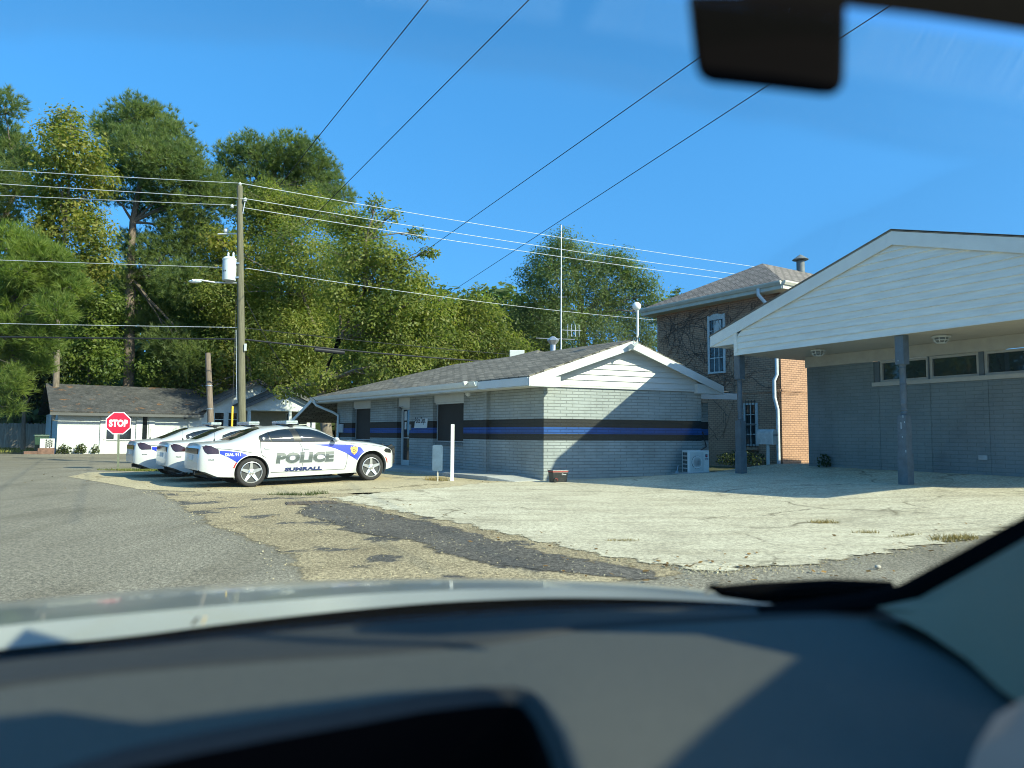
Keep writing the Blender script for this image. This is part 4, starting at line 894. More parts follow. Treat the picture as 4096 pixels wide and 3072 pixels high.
def make_car(label):
    o = thing('police_car', label, 'police car', world=False, group='white police cars parked side by side')
    body = car_body().build('body', m_cpaint, o, True, ang=50)
    mb = MB(); mb.box((.1, -.74, .26), (4.6, .74, .82)); mb.box((1.6, -.80, .22), (3.5, .80, .4)); mb.build('underbody', m_black, o)
    for sg in (-1, 1):
        patch(RD, .07, sidep(.003, sg)).build('rear_door', m_cpaint, o, True) if sg < 0 else None
        patch(FD, .07, sidep(.003, sg)).build('front_door', m_cpaint, o, True) if sg < 0 else None
        fr = patch(DLO, .05, sidep(.006, sg)).build('window_frame', m_cblack, o, True)
        for g, nm in ((G1, 'quarter_window'), (G2, 'rear_window'), (G3, 'front_window')): patch(g, .05, sidep(.011, sg)).build(nm, m_cglass, o, True)
        # mirror
        mb = MB(); mb.sphere((3.09, sg*1.05, 1.085), 1, 10, (.07, .12, .062)); mb.tube([(3.10, sg*.93, 1.04), (3.09, sg*1.02, 1.06)], .03, 8); mb.build('wing_mirror', m_cpaint, o, True)
        for cx, cz in ((XR, ZR), (XF, ZF)):
            q = Matrix.Translation((cx, sg*.80, cz)) @ Matrix.Rotation(math.radians(90)*(1 if sg < 0 else -1), 4, 'X')
            e = bpy.data.objects.new('wheel', None); COL.objects.link(e); e.parent = o; e.location = (cx, sg*.80, cz); e.rotation_euler = (math.radians(90)*(1 if sg < 0 else -1), 0, 0)
            mb = MB(); mb.lathe([(.25, -.115), (.315, -.115), (.338, -.10), (.345, -.07), (.345, .07), (.338, .10), (.318, .118), (.262, .108), (.25, .10), (.25, -.115)], 40); mb.build('tyre', m_tyre, e, True, ang=60)
            mb = MB(); mb.lathe([(.252, .098), (.252, .112), (.240, .114), (.232, .10), (.229, .085), (.240, .08)], 36, cap=False)
            for k in range(5):
                a = math.radians(90+72*k); d = V((math.cos(a), math.sin(a), 0)); t = V((-d.y, d.x, 0))
                mb.hexa([d*.05-t*.055+V((0, 0, .03)), d*.238-t*.036+V((0, 0, .05)), d*.238+t*.036+V((0, 0, .05)), d*.05+t*.055+V((0, 0, .03)), d*.05-t*.045+V((0, 0, .085)), d*.238-t*.026+V((0, 0, .104)), d*.238+t*.026+V((0, 0, .104)), d*.05+t*.045+V((0, 0, .085))])
            mb.lathe([(.075, .06), (.072, .09), (.05, .105), (.001, .108)], 20)
            for k in range(5): a = math.radians(54+72*k); mb.lathe([(.012, .08), (.012, .104), (.001, .108)], 8, Matrix.Translation((.062*math.cos(a), .062*math.sin(a), 0)))
            mb.build('rim', m_rim, e, True, ang=40)
            mb = MB(); mb.lathe([(.250, .07), (.232, .075), (.222, .0), (.2, -.02), (.001, -.02)], 36); mb.build('rim_barrel', m_rdark, e)
    # windscreens
    ft = lambda off: (lambda x, y: (x, y, top_z(x, y)+off))
    patch([(.62, -.60), (.60, 0), (.62, .60), (1.0, .565), (1.36, .47), (1.39, 0), (1.36, -.47), (1.0, -.565)], .06, ft(.006)).build('rear_windscreen', m_cglass, o, True)
    patch([(2.80, -.50), (2.77, 0), (2.80, .50), (3.1, .62), (3.36, .70), (3.43, 0), (3.36, -.70), (3.1, -.62)], .06, ft(.006)).build('windscreen', m_cglass, o, True)
    patch([(3.42, -.70), (3.47, 0), (3.42, .70), (3.56, .68), (3.60, 0), (3.56, -.68)], .06, ft(.006)).build('cowl_vent', m_cblack, o, True)
    mb = MB(); strip(mb, [(3.47, .985), (3.9, .945), (4.25, .90), (4.5, .86)], .01, .004); strip(mb, [(3.40, .95), (3.40, .99)], .008, .006)
    strip(mb, [(1.255, 1.058), (1.262, .89), (1.29, .745), (1.36, .69)], .011, .0055); strip(mb, [(2.2, 1.035), (2.258, .912), (2.283, .767), (2.27, .49), (2.245, .32)], .010, .0055)
    strip(mb, [(3.40, .965), (3.432, .696), (3.42, .5), (3.37, .33)], .010, .0055); strip(mb, [(1.5, .322), (2.5, .325), (3.37, .33)], .010, .0055)
    strip(mb, [(.20, .93), (.5, .905), (.8, .862), (1.1, .80), (1.38, .69)], .014, .0055)
    mb.build('panel_gap', m_gap, o)
    for a, b, z in ((1.335, 1.49, .912), (2.30, 2.46, .885)):
        mb = MB(); patch([(a, z), (a+.02, z+.018), (b-.02, z+.018), (b, z), (b-.03, z-.02), (a+.03, z-.02)], .03, sidep(.022), mb); strip(mb, [(a+.02, z-.024), (b-.02, z-.024)], .008, .02); mb.build('door_handle', m_cpaint, o, True)
        mb = MB(); strip(mb, [(a+.01, z-.026), (b-.01, z-.028)], .012, .006); mb.build('handle_recess', m_gap, o)
    # markings
    mb = MB(); patch(BF, .06, sidep(.008), mb); mb.build('blue_swoosh', m_blue, o, True)
    mb = MB(); patch(BR, .05, sidep(.008), mb); mb.build('blue_swoosh', m_blue, o, True)
    mb = MB(); decal(mb, 'POLICE', 1.60, 3.07, .515, .80, .0085, .03, .085); mb.build('lettering_outline', m_navy, o)
    mb = MB(); decal(mb, 'POLICE', 1.60, 3.07, .517, .802, .010, .03, .073); mb.build('lettering_edge', m_cpaint, o)
    mb = MB(); decal(mb, 'POLICE', 1.612, 3.058, .527, .792, .0115, .03, .062); mb.build('lettering', m_ltr, o)
    mb = MB(); decal(mb, 'SUMRALL', 1.83, 2.77, .335, .425, .0085, .012, .065); mb.build('town_lettering', m_navy, o)
    mb = MB(); decal(mb, 'DIAL 911', .455, .80, .742, .815, .011, .0, .05, drop=.004); mb.build('dial_lettering', m_cpaint, o)
    mb = MB(); sh = [(0, .11), (.045, .085), (.085, .10), (.10, .05), (.085, -.03), (.05, -.08), (0, -.115), (-.05, -.08), (-.085, -.03), (-.10, .05), (-.085, .10), (-.045, .085)]
    patch([(3.615+x, .80+z) for x, z in sh], .03, sidep(.012), mb); bd = mb.build('badge', M('badge_gold', (.62, .42, .10), .35, .35, 30, metal=.3), o)
    mb = MB(); rr = [[sidep(.015)(3.615+r*math.cos(a), .795+r*math.sin(a)) for r in (.026, .04)] for a in [i*math.pi/8 for i in range(17)]]; mb.grid(rr)
    strip(mb, [(3.57, .862), (3.66, .862)], .012, .015); strip(mb, [(3.565, .725), (3.665, .725)], .012, .015); mb.build('badge_seal', M('seal_brown', (.09, .05, .02), .5), bd)
    mb = MB(); strip(mb, [(1.335, 1.10), (1.335, 1.175)], .018, .014); strip(mb, [(1.30, 1.15), (1.37, 1.15)], .018, .014); mb.build('cross_sticker', m_cpaint, o)
    # lamps
    for sg in (-1, 1):
        patch([(-.035, .99), (.03, .845), (.085, .80), (.325, .805), (.312, .90), (.16, .985), (.02, 1.012)], .04, sidep(.006, sg)).build('taillight', m_tail, o, True)
        patch([(4.47, .775), (4.53, .83), (4.66, .815), (4.735, .77), (4.72, .70), (4.53, .72)], .04, sidep(.006, sg)).build('headlight', m_cblack, o, True)
        mb = MB(); strip(mb, arch(XF, ZF, RF+.045, 12, 32, 6), .03, .007, sg); mb.build('side_marker', m_red, o)
        mb = MB(); strip(mb, arch(XR, ZR, RR+.03, 146, 164, 6), .028, .007, sg); mb.build('side_marker', m_red, o)
    mb = MB(); mb.box((-.098, -.66, .80), (-.05, .66, .93)); mb.build('rear_light_bar', m_tail, o, bev=.015)
    mb = MB(); mb.box((-.112, -.16, .66), (-.09, .16, .77)); mb.build('number_plate', M('plate_white', (.6, .62, .6), .5, .1, 20), o)
    mb = MB(); decal(mb, 'POLICE', .10, .22, .655, .685, .006, 0, .04); mb.build('small_lettering', m_gap, o)
    mb = MB(); mb.tube([(-.11, -.5, .36), (.15, -.5, .36)], .045, 12); mb.build('exhaust', m_cblack, o)
    patch([(-.095, .45), (-.05, .41), (.04, .39), (.30, .27), (.18, .285), (.0, .37), (-.09, .42)], .04, sidep(.006)).build('bumper_trim', m_cblack, o)
    # roof light bar, antenna, push bar
    mb = MB()
    for k in range(6): mb.box((1.97, -.60+.2*k+.006, 1.505), (2.27, -.60+.2*(k+1)-.006, 1.572))
    lb = mb.build('light_bar', m_clear, o, bev=.02)
    mb = MB(); mb.box((1.98, -.58, 1.487), (2.26, .58, 1.504)); mb.build('bar_tray', m_galv, lb)
    mb = MB()
    for sg in (-1, 1):
        mb.prism([(2.06, sg*.60, 1.37), (2.14, sg*.60, 1.37), (2.14, sg*.50, 1.488), (2.06, sg*.50, 1.488)], (0, sg*.02, 0)); mb.box((2.05, sg*.5-.03, 1.44), (2.15, sg*.5+.03, 1.489))
    mb.build('bar_foot', m_cblack, o)
    mb = MB(); mb.lathe([(.022, 0), (.012, .05), (.004, .06), (.004, .3), (.001, .31)], 8, Matrix.Translation((.42, 0, top_z(.42, 0)))); mb.build('antenna', m_cblack, o)
    mb = MB()
    for y in (-.28, .28): mb.prism([(4.92, y-.03, .34), (5.06, y-.03, .40), (5.08, y-.03, .78), (4.98, y-.03, .92), (4.88, y-.03, .86), (4.92, y-.03, .6)], (0, .06, 0))
    for z in (.46, .66, .85): mb.tube([(4.72, -.62, z-.05), (4.95, -.5, z), (5.03, -.28, z), (5.03, .28, z), (4.95, .5, z), (4.72, .62, z-.05)], .032, 8)
    mb.build('push_bar', m_cblack, o, True)
    return o
def copy_tree(o, parent=None):
    c = o.copy(); COL.objects.link(c)
    if parent: c.parent = parent
    for ch in o.children: copy_tree(ch, c)
    return c
CN = V((CAX.y, -CAX.x, 0)); CP = -CN
car1 = make_car('white police car with POLICE SUMRALL on its doors, nearest the road drain')
base = V((-6.14, 16.9, 0))-CN*.91-CAX*1.06
def put_car(o, p):
    e = 3.05; zr = gz(*(p+CAX*1.06).xy)+.010; zf = gz(*(p+CAX*4.11).xy)+.010
    pit = -math.atan2(zf-zr, e); o.location = (p.x, p.y, zr-(zf-zr)/e*1.06); o.rotation_euler = (0, pit, math.radians(35.5))
cars = [(base, None), (base+CP*2.46-CAX*.24, 'middle white police car, its tail showing between the other two'), (base+CP*4.95-CAX*.66, 'white police car farthest from the road, parked nearest the stop sign')]
for i, (p, lab) in enumerate(cars):
    o = car1 if i == 0 else copy_tree(car1)
    if lab: o['label'] = lab
    put_car(o, p)
# ------------------------------------------------------------------ stop sign
sp = atZ(118.3, 470.8, 0); sp = atY(118.3, 470.8, 24.4); z0 = gz(sp.x, sp.y)-.06
t = thing('stop_sign', 'red octagonal STOP sign on a thin metal post', 'stop sign', (sp.x, sp.y, z0)); sc = atY(118.5, 423.2, 24.4)
vd = V((-sp.x, -sp.y, 0)).normalized(); vr = V((-vd.y, vd.x, 0))
yaw = math.radians(-4); vd = (vd*math.cos(yaw)+vr*math.sin(yaw)).normalized(); vr = V((-vd.y, vd.x, 0))
U_ = V((0, 0, 1))
mb = MB(); bp_ = V((sc.x, sc.y, 0)); mb.prism([V((sp.x, sp.y, z0-.3))+vr*a+vd*b for a, b in ((-.035, 0), (-.02, -.03), (.02, -.03), (.035, 0))], V((bp_.x-sp.x, bp_.y-sp.y, sc.z-z0+.55))); mb.build('post', M('post_green', (.16, .18, .12), .5, .2, 8, metal=.4), t)
def octp(r, off): return [sc+vd*off+(vr*math.cos(a)+U_*math.sin(a))*r for a in [math.radians(22.5+45*k) for k in range(8)]]
mb = MB(); mb.prism(octp(.412, .02), vd*.004); mb.build('plate', M('sign_white', (.72, .72, .72), .4), t)
mb = MB(); mb.prism(octp(.378, .025), vd*.002); mb.build('red_face', M('sign_red', (.55, .012, .04), .35, .06), t)
vs, fs = text2d('STOP', 1, .055); vs = fit(vs, -.285, .285, -.125, .125); mb = MB(); mb.add([sc+vd*.029+vr*x+U_*y for x, y in vs], fs); mb.build('lettering', MATS['sign_white'], t)
# ------------------------------------------------------------------ white house
W0 = V((-26.70, 41.81, 0)); hd = V((.8, .6, 0)); FH = Frame(W0, hd, 1); assert FH.n.y < 0
m_wbrick = brickmat('white_brick', (.62, .66, .64), (.56, .60, .585), (.50, .54, .52), .22, .085, .006, .5, .7, stain=.08)
m_hroof = groundmat('house_shingle', [(.30, (.040, .042, .042)), (.62, (.075, .075, .072))], 14, 1.2, .25, rough=.9, blot=((.15, .085, .045), 1.6, .62))
m_hfas = M('house_fascia', (.08, .085, .085), .6, .1)
hs_ = thing('white_house', 'low white brick house with dark shingle roof and two gables behind the cars', 'house', W0)
tJ = FH.px(190, 440)[0]; zE = 2.5
mb = MB(); FH.box(mb, 0, tJ, -.3, 2.42, -9, 0)
tP = FH.px(256, 400)[0]; zP = FH.px(256, 380)[1]
FH2 = Frame(FH.P(tJ, 0), hd, 1); tp = tP-tJ; sl2 = (zP-zE)/tp
mb.prism([FH2.P(0.003, -.3, .0), FH2.P(2*tp, -.3, .0), FH2.P(2*tp, zE-.1, 0), FH2.P(tp, zP-.16, 0), FH2.P(.003, zE-.1, 0)], -FH2.n*9.5)
c0 = FH2.px(246.8, 404, 2.5)[0]; c1 = FH2.px(318, 404, 2.5)[0]; ccz = FH2.px(283, 388, 2.5)[1]; ez = FH2.px(246.8, 403.9, 2.5)[1]
o0 = FH2.px(250.9, 415, 2.5)[0]; o1 = FH2.px(289, 415, 2.5)[0]; oz = FH2.px(270, 410.7, 2.5)[1]; cm = (c0+c1)/2
mb.prism([FH2.P(c0+.15, oz, 2.5), FH2.P(c1-.15, oz, 2.5), FH2.P(c1-.15, ez-.05, 2.5), FH2.P(cm, ccz-.12, 2.5), FH2.P(c0+.15, ez-.05, 2.5)], -FH2.n*2.48)
FH2.box(mb, c0+.15, o0, -.3, oz-.003, 2.2, 2.5); FH2.box(mb, o1, o1+.18, -.3, oz-.003, 2.3, 2.5); FH2.box(mb, c1-.4, c1-.15, -.3, oz-.003, 2.2, 2.5)
for px0 in (173.2, 152.0, 147.5, 127): pass
for a in (FH.px(99.5, 440)[0], FH.px(135.5, 440)[0], FH.px(148, 440)[0]): FH.box(mb, a, a+.34, -.3, 2.415, .0025, .09)
mb.build('wall', m_wbrick, hs_)
mb = MB(); FH2.box(mb, o0+.02, c1-.4, -.2, oz-.02, .003, .03); mb.build('carport_back_wall', M('tan_wall', (.34, .31, .25), .8, .1), hs_)
def hwin(F, x0, x1, y0, y1, mull=(), d=0):
    a, b = F.px(x0, (y0+y1)/2, d)[0], F.px(x1, (y0+y1)/2, d)[0]; za, zb = F.px((x0+x1)/2, y1, d)[1], F.px((x0+x1)/2, y0, d)[1]
    mb = MB(); F.box(mb, a, b, za, zb, d+.003, d+.02); w = mb.build('window', m_dglass, hs_)
    mb = MB(); f = .06; F.box(mb, a-f, a, za-f, zb+f, d+.003, d+.05); F.box(mb, b, b+f, za-f, zb+f, d+.003, d+.05); F.box(mb, a, b, zb, zb+f, d+.003, d+.05); F.box(mb, a-.1, b+.1, za-f, za, d+.003, d+.09)
    for m_ in mull:
        if m_ < 1: z = za+(zb-za)*m_; F.box(mb, a, b, z-.02, z+.02, d+.021, d+.04)
        else: v = F.px(m_, y0, d)[0]; F.box(mb, v-.16, v+.16, za, zb, d+.021, d+.045)
    mb.build('frame', m_white, w)
hwin(FH, 104.8, 131.2, 414.5, 439.3, (117.6,)); hwin(FH, 136.9, 147.1, 415, 439.5)
hwin(FH2, 214.3, 223.3, 412.8, 434, (.35, .68)); hwin(FH2, 228.1, 236.5, 412.8, 434, (.35, .68))
hwin(FH2, 298.5, 306.5, 415, 434, (.5,), .03); hwin(FH2, 286.3, 288.2, 414, 424, (), .03)
mb = MB(); a = FH.px(49, 411)[0]; ridge_z = 4.35; bk = -4.5
R0 = FH.P(a, zE-.02, .75); R1 = FH.P(tJ+.6, zE-.02, .75); R2 = FH.P(tJ+3.2, ridge_z, bk); R3 = FH.P(a+.05, ridge_z, bk); R4 = FH.P(a, zE, -9.7); R5 = FH.P(tJ+.6, zE, -9.7)
slab(mb, [R0, R1, R2, R3], .08); slab(mb, [R3, R2, R5, R4], .08)
q = [FH2.P(-.55, zE-.15, .55), FH2.P(tp, zP+.06, .55), FH2.P(2*tp+.55, zE-.15, .55)]; bkv = -FH2.n*10.2
slab(mb, [q[0], q[1], q[1]+bkv, q[0]+bkv], .07); slab(mb, [q[1], q[2], q[2]+bkv, q[1]+bkv], .07)
q2_ = [FH2.P(c0-.2, ez, 3.0), FH2.P(cm, ccz+.08, 3.0), FH2.P(c1+.3, ez, 3.0)]; bk2 = -FH2.n*3.2
slab(mb, [q2_[0], q2_[1], q2_[1]+bk2, q2_[0]+bk2], .07); slab(mb, [q2_[1], q2_[2], q2_[2]+bk2, q2_[1]+bk2], .07)
mb.build('roof', m_hroof, hs_)
mb = MB(); dd = V((0, 0, -.085)); board(mb, R0+dd, R1+dd, .16, FH.n, .03)
for s_ in (q, q2_): board(mb, s_[0]+dd, s_[1]+dd, .2, FH.n, .04); board(mb, s_[1]+dd, s_[2]+dd, .2, FH.n, .04)
mb.build('fascia', m_hfas, hs_)
q = FH.px(189, 430)[0]; mb = MB(); mb.tube([FH.P(tJ-.12, .1, .09), FH.P(tJ-.12, 2.4, .09)], .045, 8); mb.build('downspout', m_white, hs_)
mb = MB(); lp = FH.P(-.22, FH.px(54, 416.5)[1], .0); mb.lathe([(.02, -.28), (.09, -.2), (.13, .1), (.16, .12), (.05, .24), (.01, .3)], 8, Matrix.Translation(lp)); mb.tube([lp+V((0, 0, -.22)), FH.P(-.002, lp.z-.25, .0)], .02, 6); tag(mb.build('wall_lantern', M('lantern', (.25, .25, .23), .4)), 'carriage lantern on the left corner of the white house', 'lantern')
# block screen, planter, bin, fence, dark roof behind
FS2 = Frame(FH.P(-4.4, 0, .55), hd, 1)
sa, sb = FS2.px(40, 443)[0], FS2.px(54.6, 443)[0]; za, zb = FS2.px(47, 448)[1], FS2.px(47, 438.6)[1]
t = thing('screen_wall', 'short white pierced block wall beside the house corner', 'wall', FS2.P(sa, 0)); mb = MB(); FS2.box(mb, sa, sb, za, zb, -.2, 0); mb.build('blocks', m_wbrick, t)
mb = MB()
for i in range(4):
    for k in range(3+(i % 2 == 0)): x = sa+(sb-sa)*(.42+.13*i); z = zb-(zb-za)*(.12+.24*k+(.12 if i % 2 else 0)); FS2.box(mb, x-.03, x+.03, z-.09, z+.02, .002, .006)
mb.build('piercing', m_black, t)
mb = MB(); FS2.box(mb, sa-.1, sb, -.1, za-.003, -.6, .12); FS2.box(mb, sa-.75, sa-.103, -.1, za*.45, -.6, .1); tag(mb.build('planter', M('planter_brick', (.17, .10, .075), .9, .3, 6), bev=.01), 'low red brick planter under the pierced block wall', 'planter')
tbn = FS2.P(sa+.12, 0, -1.05); t = thing('wheelie_bin', 'dark green wheeled bin behind the pierced block wall', 'bin', tbn); m_gbin = M('bin_green', (.02, .06, .035), .45)
def fb(mb, w0, w1, z0, z1): 
    c = tbn; p = []
    for w, z in ((w0, z0), (w1, z1)): p += [c-hd*w-FH.n*w+V((0, 0, z)), c+hd*w-FH.n*w+V((0, 0, z)), c+hd*w+FH.n*w+V((0, 0, z)), c-hd*w+FH.n*w+V((0, 0, z))]
    return mb.hexa(p)
mb = MB(); fb(mb, .28, .36, .12, 1.0); mb.build('body', m_gbin, t, bev=.02)
mb = MB(); fb(mb, .40, .36, 1.003, 1.1); mb.build('lid', M('lid_green', (.03, .07, .05), .35), t, bev=.02)
for s_ in (-1, 1): mb = MB(); mb.tube([tbn-FH.n*.3+hd*s_*.26+V((0, 0, .12)), tbn-FH.n*.3+hd*s_*.33+V((0, 0, .12))], .12, 14); mb.build('wheel', m_black, t)
FF2 = Frame(V((-42, 53, 0)), V((.995, -.1, 0)), 1)
t = thing('wooden_fence', 'weathered grey board privacy fence left of the white house', 'fence', FF2.P(0, 0)); mb = MB(); R = random.Random(4)
fe = FF2.px(70, 440)[0]; x = -8.0; zf0 = 0
while x < fe: h = 1.85+R.uniform(-.04, .04); FF2.box(mb, x, x+.138, zf0, zf0+h, R.uniform(-.012, .012), .03); x += .145
mb.build('boards', M('fence_wood', (.24, .21, .165), .9, .35, 1.2, stretch=(7, 7, .6)), t)
mb = MB()
for z in (.4, 1.6): FF2.box(mb, -8, fe, zf0+z, zf0+z+.09, -.08, -.03)
mb.build('rails', MATS['fence_wood'], t)
for x, w_, h_, n, lab in ((64, .42, .62, 240, 'widest small shrub at the white house wall, nearest the left corner'), (80.5, .30, .75, 200, 'dense small shrub in the middle of the white house wall'), (95.5, .24, .6, 90, 'thin sparse shrub at the white house wall before the window')):
    a = FH.px(x, 452, .35)[0]; c = FH.P(a, 0, .35); leafy(lab, c, w_, h_, n, m_dleaf, int(x), 'shrub', .07, .14)['group'] = 'small shrubs along the house wall'
R = random.Random(8)
dh = thing('far_house', 'dark roofed house half hidden among trees behind the white house', 'house', (-38, 68, 0)); pA = atY(40, 415, 68); mb = MB()
mb.box((pA.x-2, 68, 0), (pA.x+13, 76, 3)); mb.build('wall', M('dim_wall', (.10, .10, .10), .9), dh)
mb = MB(); slab(mb, [(pA.x-3, 67, 2.9), (pA.x+14, 67, 2.9), (pA.x+14, 72, 5.9), (pA.x-3, 72, 5.9)], .1); mb.build('roof', m_hroof, dh)
# ------------------------------------------------------------------ poles and wires
m_pole = M('pole_wood', (.125, .12, .078), .9, .3, 3, stretch=(6, 6, .5), bmp=.4, bscale=20)
m_stub = M('stub_wood', (.17, .135, .105), .95, .35, 4, stretch=(6, 6, .5), bmp=.5, bscale=20)
PY = 26.0; pt_ = atY(239.7, 186, PY); pb_ = atY(241.8, 420, PY); pdir = (pb_-pt_)/(pt_.z-pb_.z); pb0 = pt_+pdir*(pt_.z+.1)
t = thing('utility_pole', 'tall wooden utility pole with a transformer, standing behind the police cars', 'utility pole', (pb0.x, pb0.y, 0))
def onp(z): return pt_+pdir*(pt_.z-z)
mb = MB(); mb.tube([onp(-.1), onp(4), onp(8), pt_], [.15, .135, .115, .105], 14); mb.build('pole', m_pole, t, True)
def zp(y): return atY(241, y, PY).z
def insul(p, r=.07):
    mb = MB(); mb.lathe([(r*.5, -.12), (r, -.1), (r*.6, -.07), (r, -.04), (r*.5, 0), (r*.4, .03), (.001, .04)], 12, Matrix.Translation(p)); return mb.build('insulator', M('porcelain', (.5, .53, .52), .3), t, True)
i1 = pt_+V((.02, -.02, .10)); insul(i1); i2 = onp(zp(199))+V((.22, -.05, 0)); insul(i2, .08); i3 = onp(zp(206))+V((-.25, -.1, 0)); insul(i3)
mb = MB(); mb.tube([onp(zp(214))+V((.12, -.05, 0)), i2+V((0, 0, -.1))], .02, 6); mb.tube([onp(zp(206)), i3], .015, 6); mb.tube([onp(zp(190)), i1+V((0, 0, -.1))], .03, 6); mb.build('bracket', m_galv, t)
tc = atY(229.4, 270, PY-.1); mb = MB(); T_ = Matrix.Translation(tc); mb.lathe([(.235, -.40), (.245, -.38), (.245, .36), (.262, .365), (.262, .39), (.19, .47), (.05, .50), (.001, .5)], 24, T_); m_tr = M('transformer_paint', (.56, .63, .64), .35, .06)
tr = mb.build('transformer', m_tr, t, True)
for dx in (-.06, .13):
    mb = MB(); mb.lathe([(.03, .42), (.05, .5), (.03, .53), (.05, .56), (.03, .59), (.045, .62), (.02, .66), (.001, .68)], 10, Matrix.Translation(tc+V((dx, 0, 0)))); mb.build('bushing', m_tr, tr, True)
mb = MB(); vs, fs = text2d('2114', 1, .02); vs = fit(vs, -.12, .02, -.05, .02); mb.add([tc+V((math.sin((x-.05)/.25)*.249, -math.cos((x-.05)/.25)*.249, y-.06)) for x, y in vs], fs); mb.build('number', m_black, tr)
mb = MB()
for z in (-.28, .25): mb.box((tc.x+.18, tc.y-.04, tc.z+z-.03), (onp(tc.z).x, tc.y+.06, tc.z+z+.03))
mb.build('hanger', m_galv, tr)
mb = MB(); mb.tube([onp(zp(283)), atY(215, 282.5, PY-.2), atY(200, 280, PY-.5), atY(192, 280, PY-.7)], .03, 8); mb.build('lamp_arm', m_galv, t)
mb = MB(); q = atY(195, 281.5, PY-.6); mb.sphere(q, 1, 8, (.24, .10, .06)); mb.build('lamp_head', m_tr, t, True)
mb = MB(); q = atY(226, 231, PY+.3); mb.sphere(q, .09, 8); mb.tube([q+V((-.3, 0, -.12)), q+V((.55, -.1, -.12))], .03, 6); mb.build('cutout_switch', MATS['porcelain'], t)
mb = MB(); q = onp(zp(338))+V((.19, -.1, 0)); mb.box((q.x-.02, q.y-.02, zp(351)), (q.x+.05, q.y+.03, zp(344))); mb.build('cable_guard', m_white, t)
mb = MB(); mb.tube([onp(z)+V((-.16, -.06, 0)) for z in (zp(400), zp(360), zp(330))], .012, 6); mb.build('ground_wire', m_galv, t)
sb = atY(211.5, 440, 27.5); st_ = atY(207.8, 353, 27.5); t2 = thing('wooden_stub_pole', 'short topless weathered wooden pole left of the utility pole', 'pole', (sb.x, sb.y, 0)); mb = MB(); dv = (sb-st_)/(st_.z-sb.z)
mb.tube([st_+dv*(st_.z+.1), st_+dv*2, st_], [.13, .115, .10], 12); mb.build('pole', m_stub, t2, True)
for z in (3.1, 2.2): mb = MB(); q = st_+dv*(st_.z-z); mb.tube([q+V((0, 0, .02)), q-V((0, 0, .02))], .125, 12); mb.build('metal_band', m_galv, t2)
gt = onp(zp(300))+V((-.15, -.05, 0)); gb = atZ(231.5, 455, 0); gb = atY(231, 453, PY-1.5); gy = thing('guy_wire', 'thin guy wire with a yellow guard beside the utility pole', 'guy wire', (gb.x, gb.y, 0)); mb = MB(); mb.tube([gt, gb], .006, 6); mb.build('wire', m_iron, gy)
mb = MB(); f1 = (409-300)/(453-300); f2_ = .99; mb.tube([gt.lerp(gb, f1), gt.lerp(gb, f2_)], .035, 8); mb.build('guard', M('guard_yellow', (.72, .45, .02), .45), gy)
m_wal = M('wire_aluminium', (.60, .64, .62), .45, .05, metal=.3); m_wbl = M('wire_black', (.012, .014, .018), .6)
def wire(name, label, cat, a, b, r, mat, sag=0, n=20, ext=0):
    a, b = V(a), V(b); b = a+(b-a)*(1+ext)
    mb = MB(); mb.tube([a.lerp(b, k/n)-V((0, 0, sag*4*(k/n)*(1-k/n))) for k in range(n+1)], r, 6); return tag(mb.build(name, mat), label, cat)
GRPW = None
wire('power_line', 'topmost bright line running left from the pole top', 'power line', i1, atZ(0, 169, i1.z-.05), .010, m_wal, .04, ext=1.2)
wire('power_line', 'topmost bright line running right from the pole top to the brick building', 'power line', i1, atZ(759, 264, i1.z-.1), .011, m_wal, .22, ext=.4)
wire('power_line', 'second bright line running left from the pole', 'power line', i2, atZ(0, 183, i2.z-.05), .010, m_wal, .03, ext=1.2)
wire('power_line', 'second bright line running right from the pole insulator', 'power line', i2, atZ(745, 272.3, i2.z-.1), .011, m_wal, .2, ext=.4)
wire('power_line', 'third bright line running left below two others', 'power line', i3, atZ(0, 194.5, i3.z-.05), .009, m_wal, .03, ext=1.2)
wire('power_line', 'third bright line running right, lowest of the upper three', 'power line', onp(zp(207)), atZ(729, 276.5, zp(207)-.1), .011, m_wal, .2, ext=.4)
z_ = zp(268); wire('power_line', 'pale neutral line running left at transformer height', 'power line', onp(z_), atZ(0, 259.5, z_), .009, m_wal, .02, ext=1.2)
wire('power_line', 'pale neutral line sagging right from beside the transformer', 'power line', onp(z_)+V((.2, 0, 0)), atZ(657, 316, z_+.1), .009, m_wal, .3, ext=.3)
z_ = zp(327.5); wire('utility_cable', 'upper thin dark cable running left over the white house', 'cable', onp(z_), atZ(0, 323, z_), .010, m_wal, .02, ext=1)
wire('utility_cable', 'upper thin dark cable running right behind the station roof', 'cable', onp(z_), atZ(502, 352, z_-.2), .014, MATS['car_black_trim'], .1, ext=.4)
z_ = zp(339); wire('utility_cable', 'thick black cable running left over the white house', 'cable', onp(z_), atZ(0, 335.5, z_), .030, m_wbl, .05, ext=1)
wire('utility_cable', 'thick black cable running right behind the station roof', 'cable', onp(z_), atZ(477, 358.5, z_-.2), .030, m_wbl, .12, ext=.4)
a, b = onp(zp(341)), atZ(477, 358.5, zp(339)-.2); mb = MB(); mb.tube([a.lerp(b, .28)-V((0, 0, .12)), a.lerp(b, .40)-V((0, 0, .16))], .075, 8); tag(mb.build('cable_splice', m_wbl), 'black splice case hanging on the thick cable right of the pole', 'splice case')
wire('service_drop', 'thin service drop slanting down from the pole to the station', 'cable', onp(zp(300))+V((.2, 0, 0)), atY(318, 402, 29.5), .012, m_wbl, .5)
def street_wire(label, x0, y0, x1, y1, z, sl=0):
    a, b = atZ(x0, y0, z), atZ(x1, y1, z); d = b-a; wire('street_cable', label, 'cable', a-d*1.2, b+d*.55, .012, m_wbl, 0, 2)
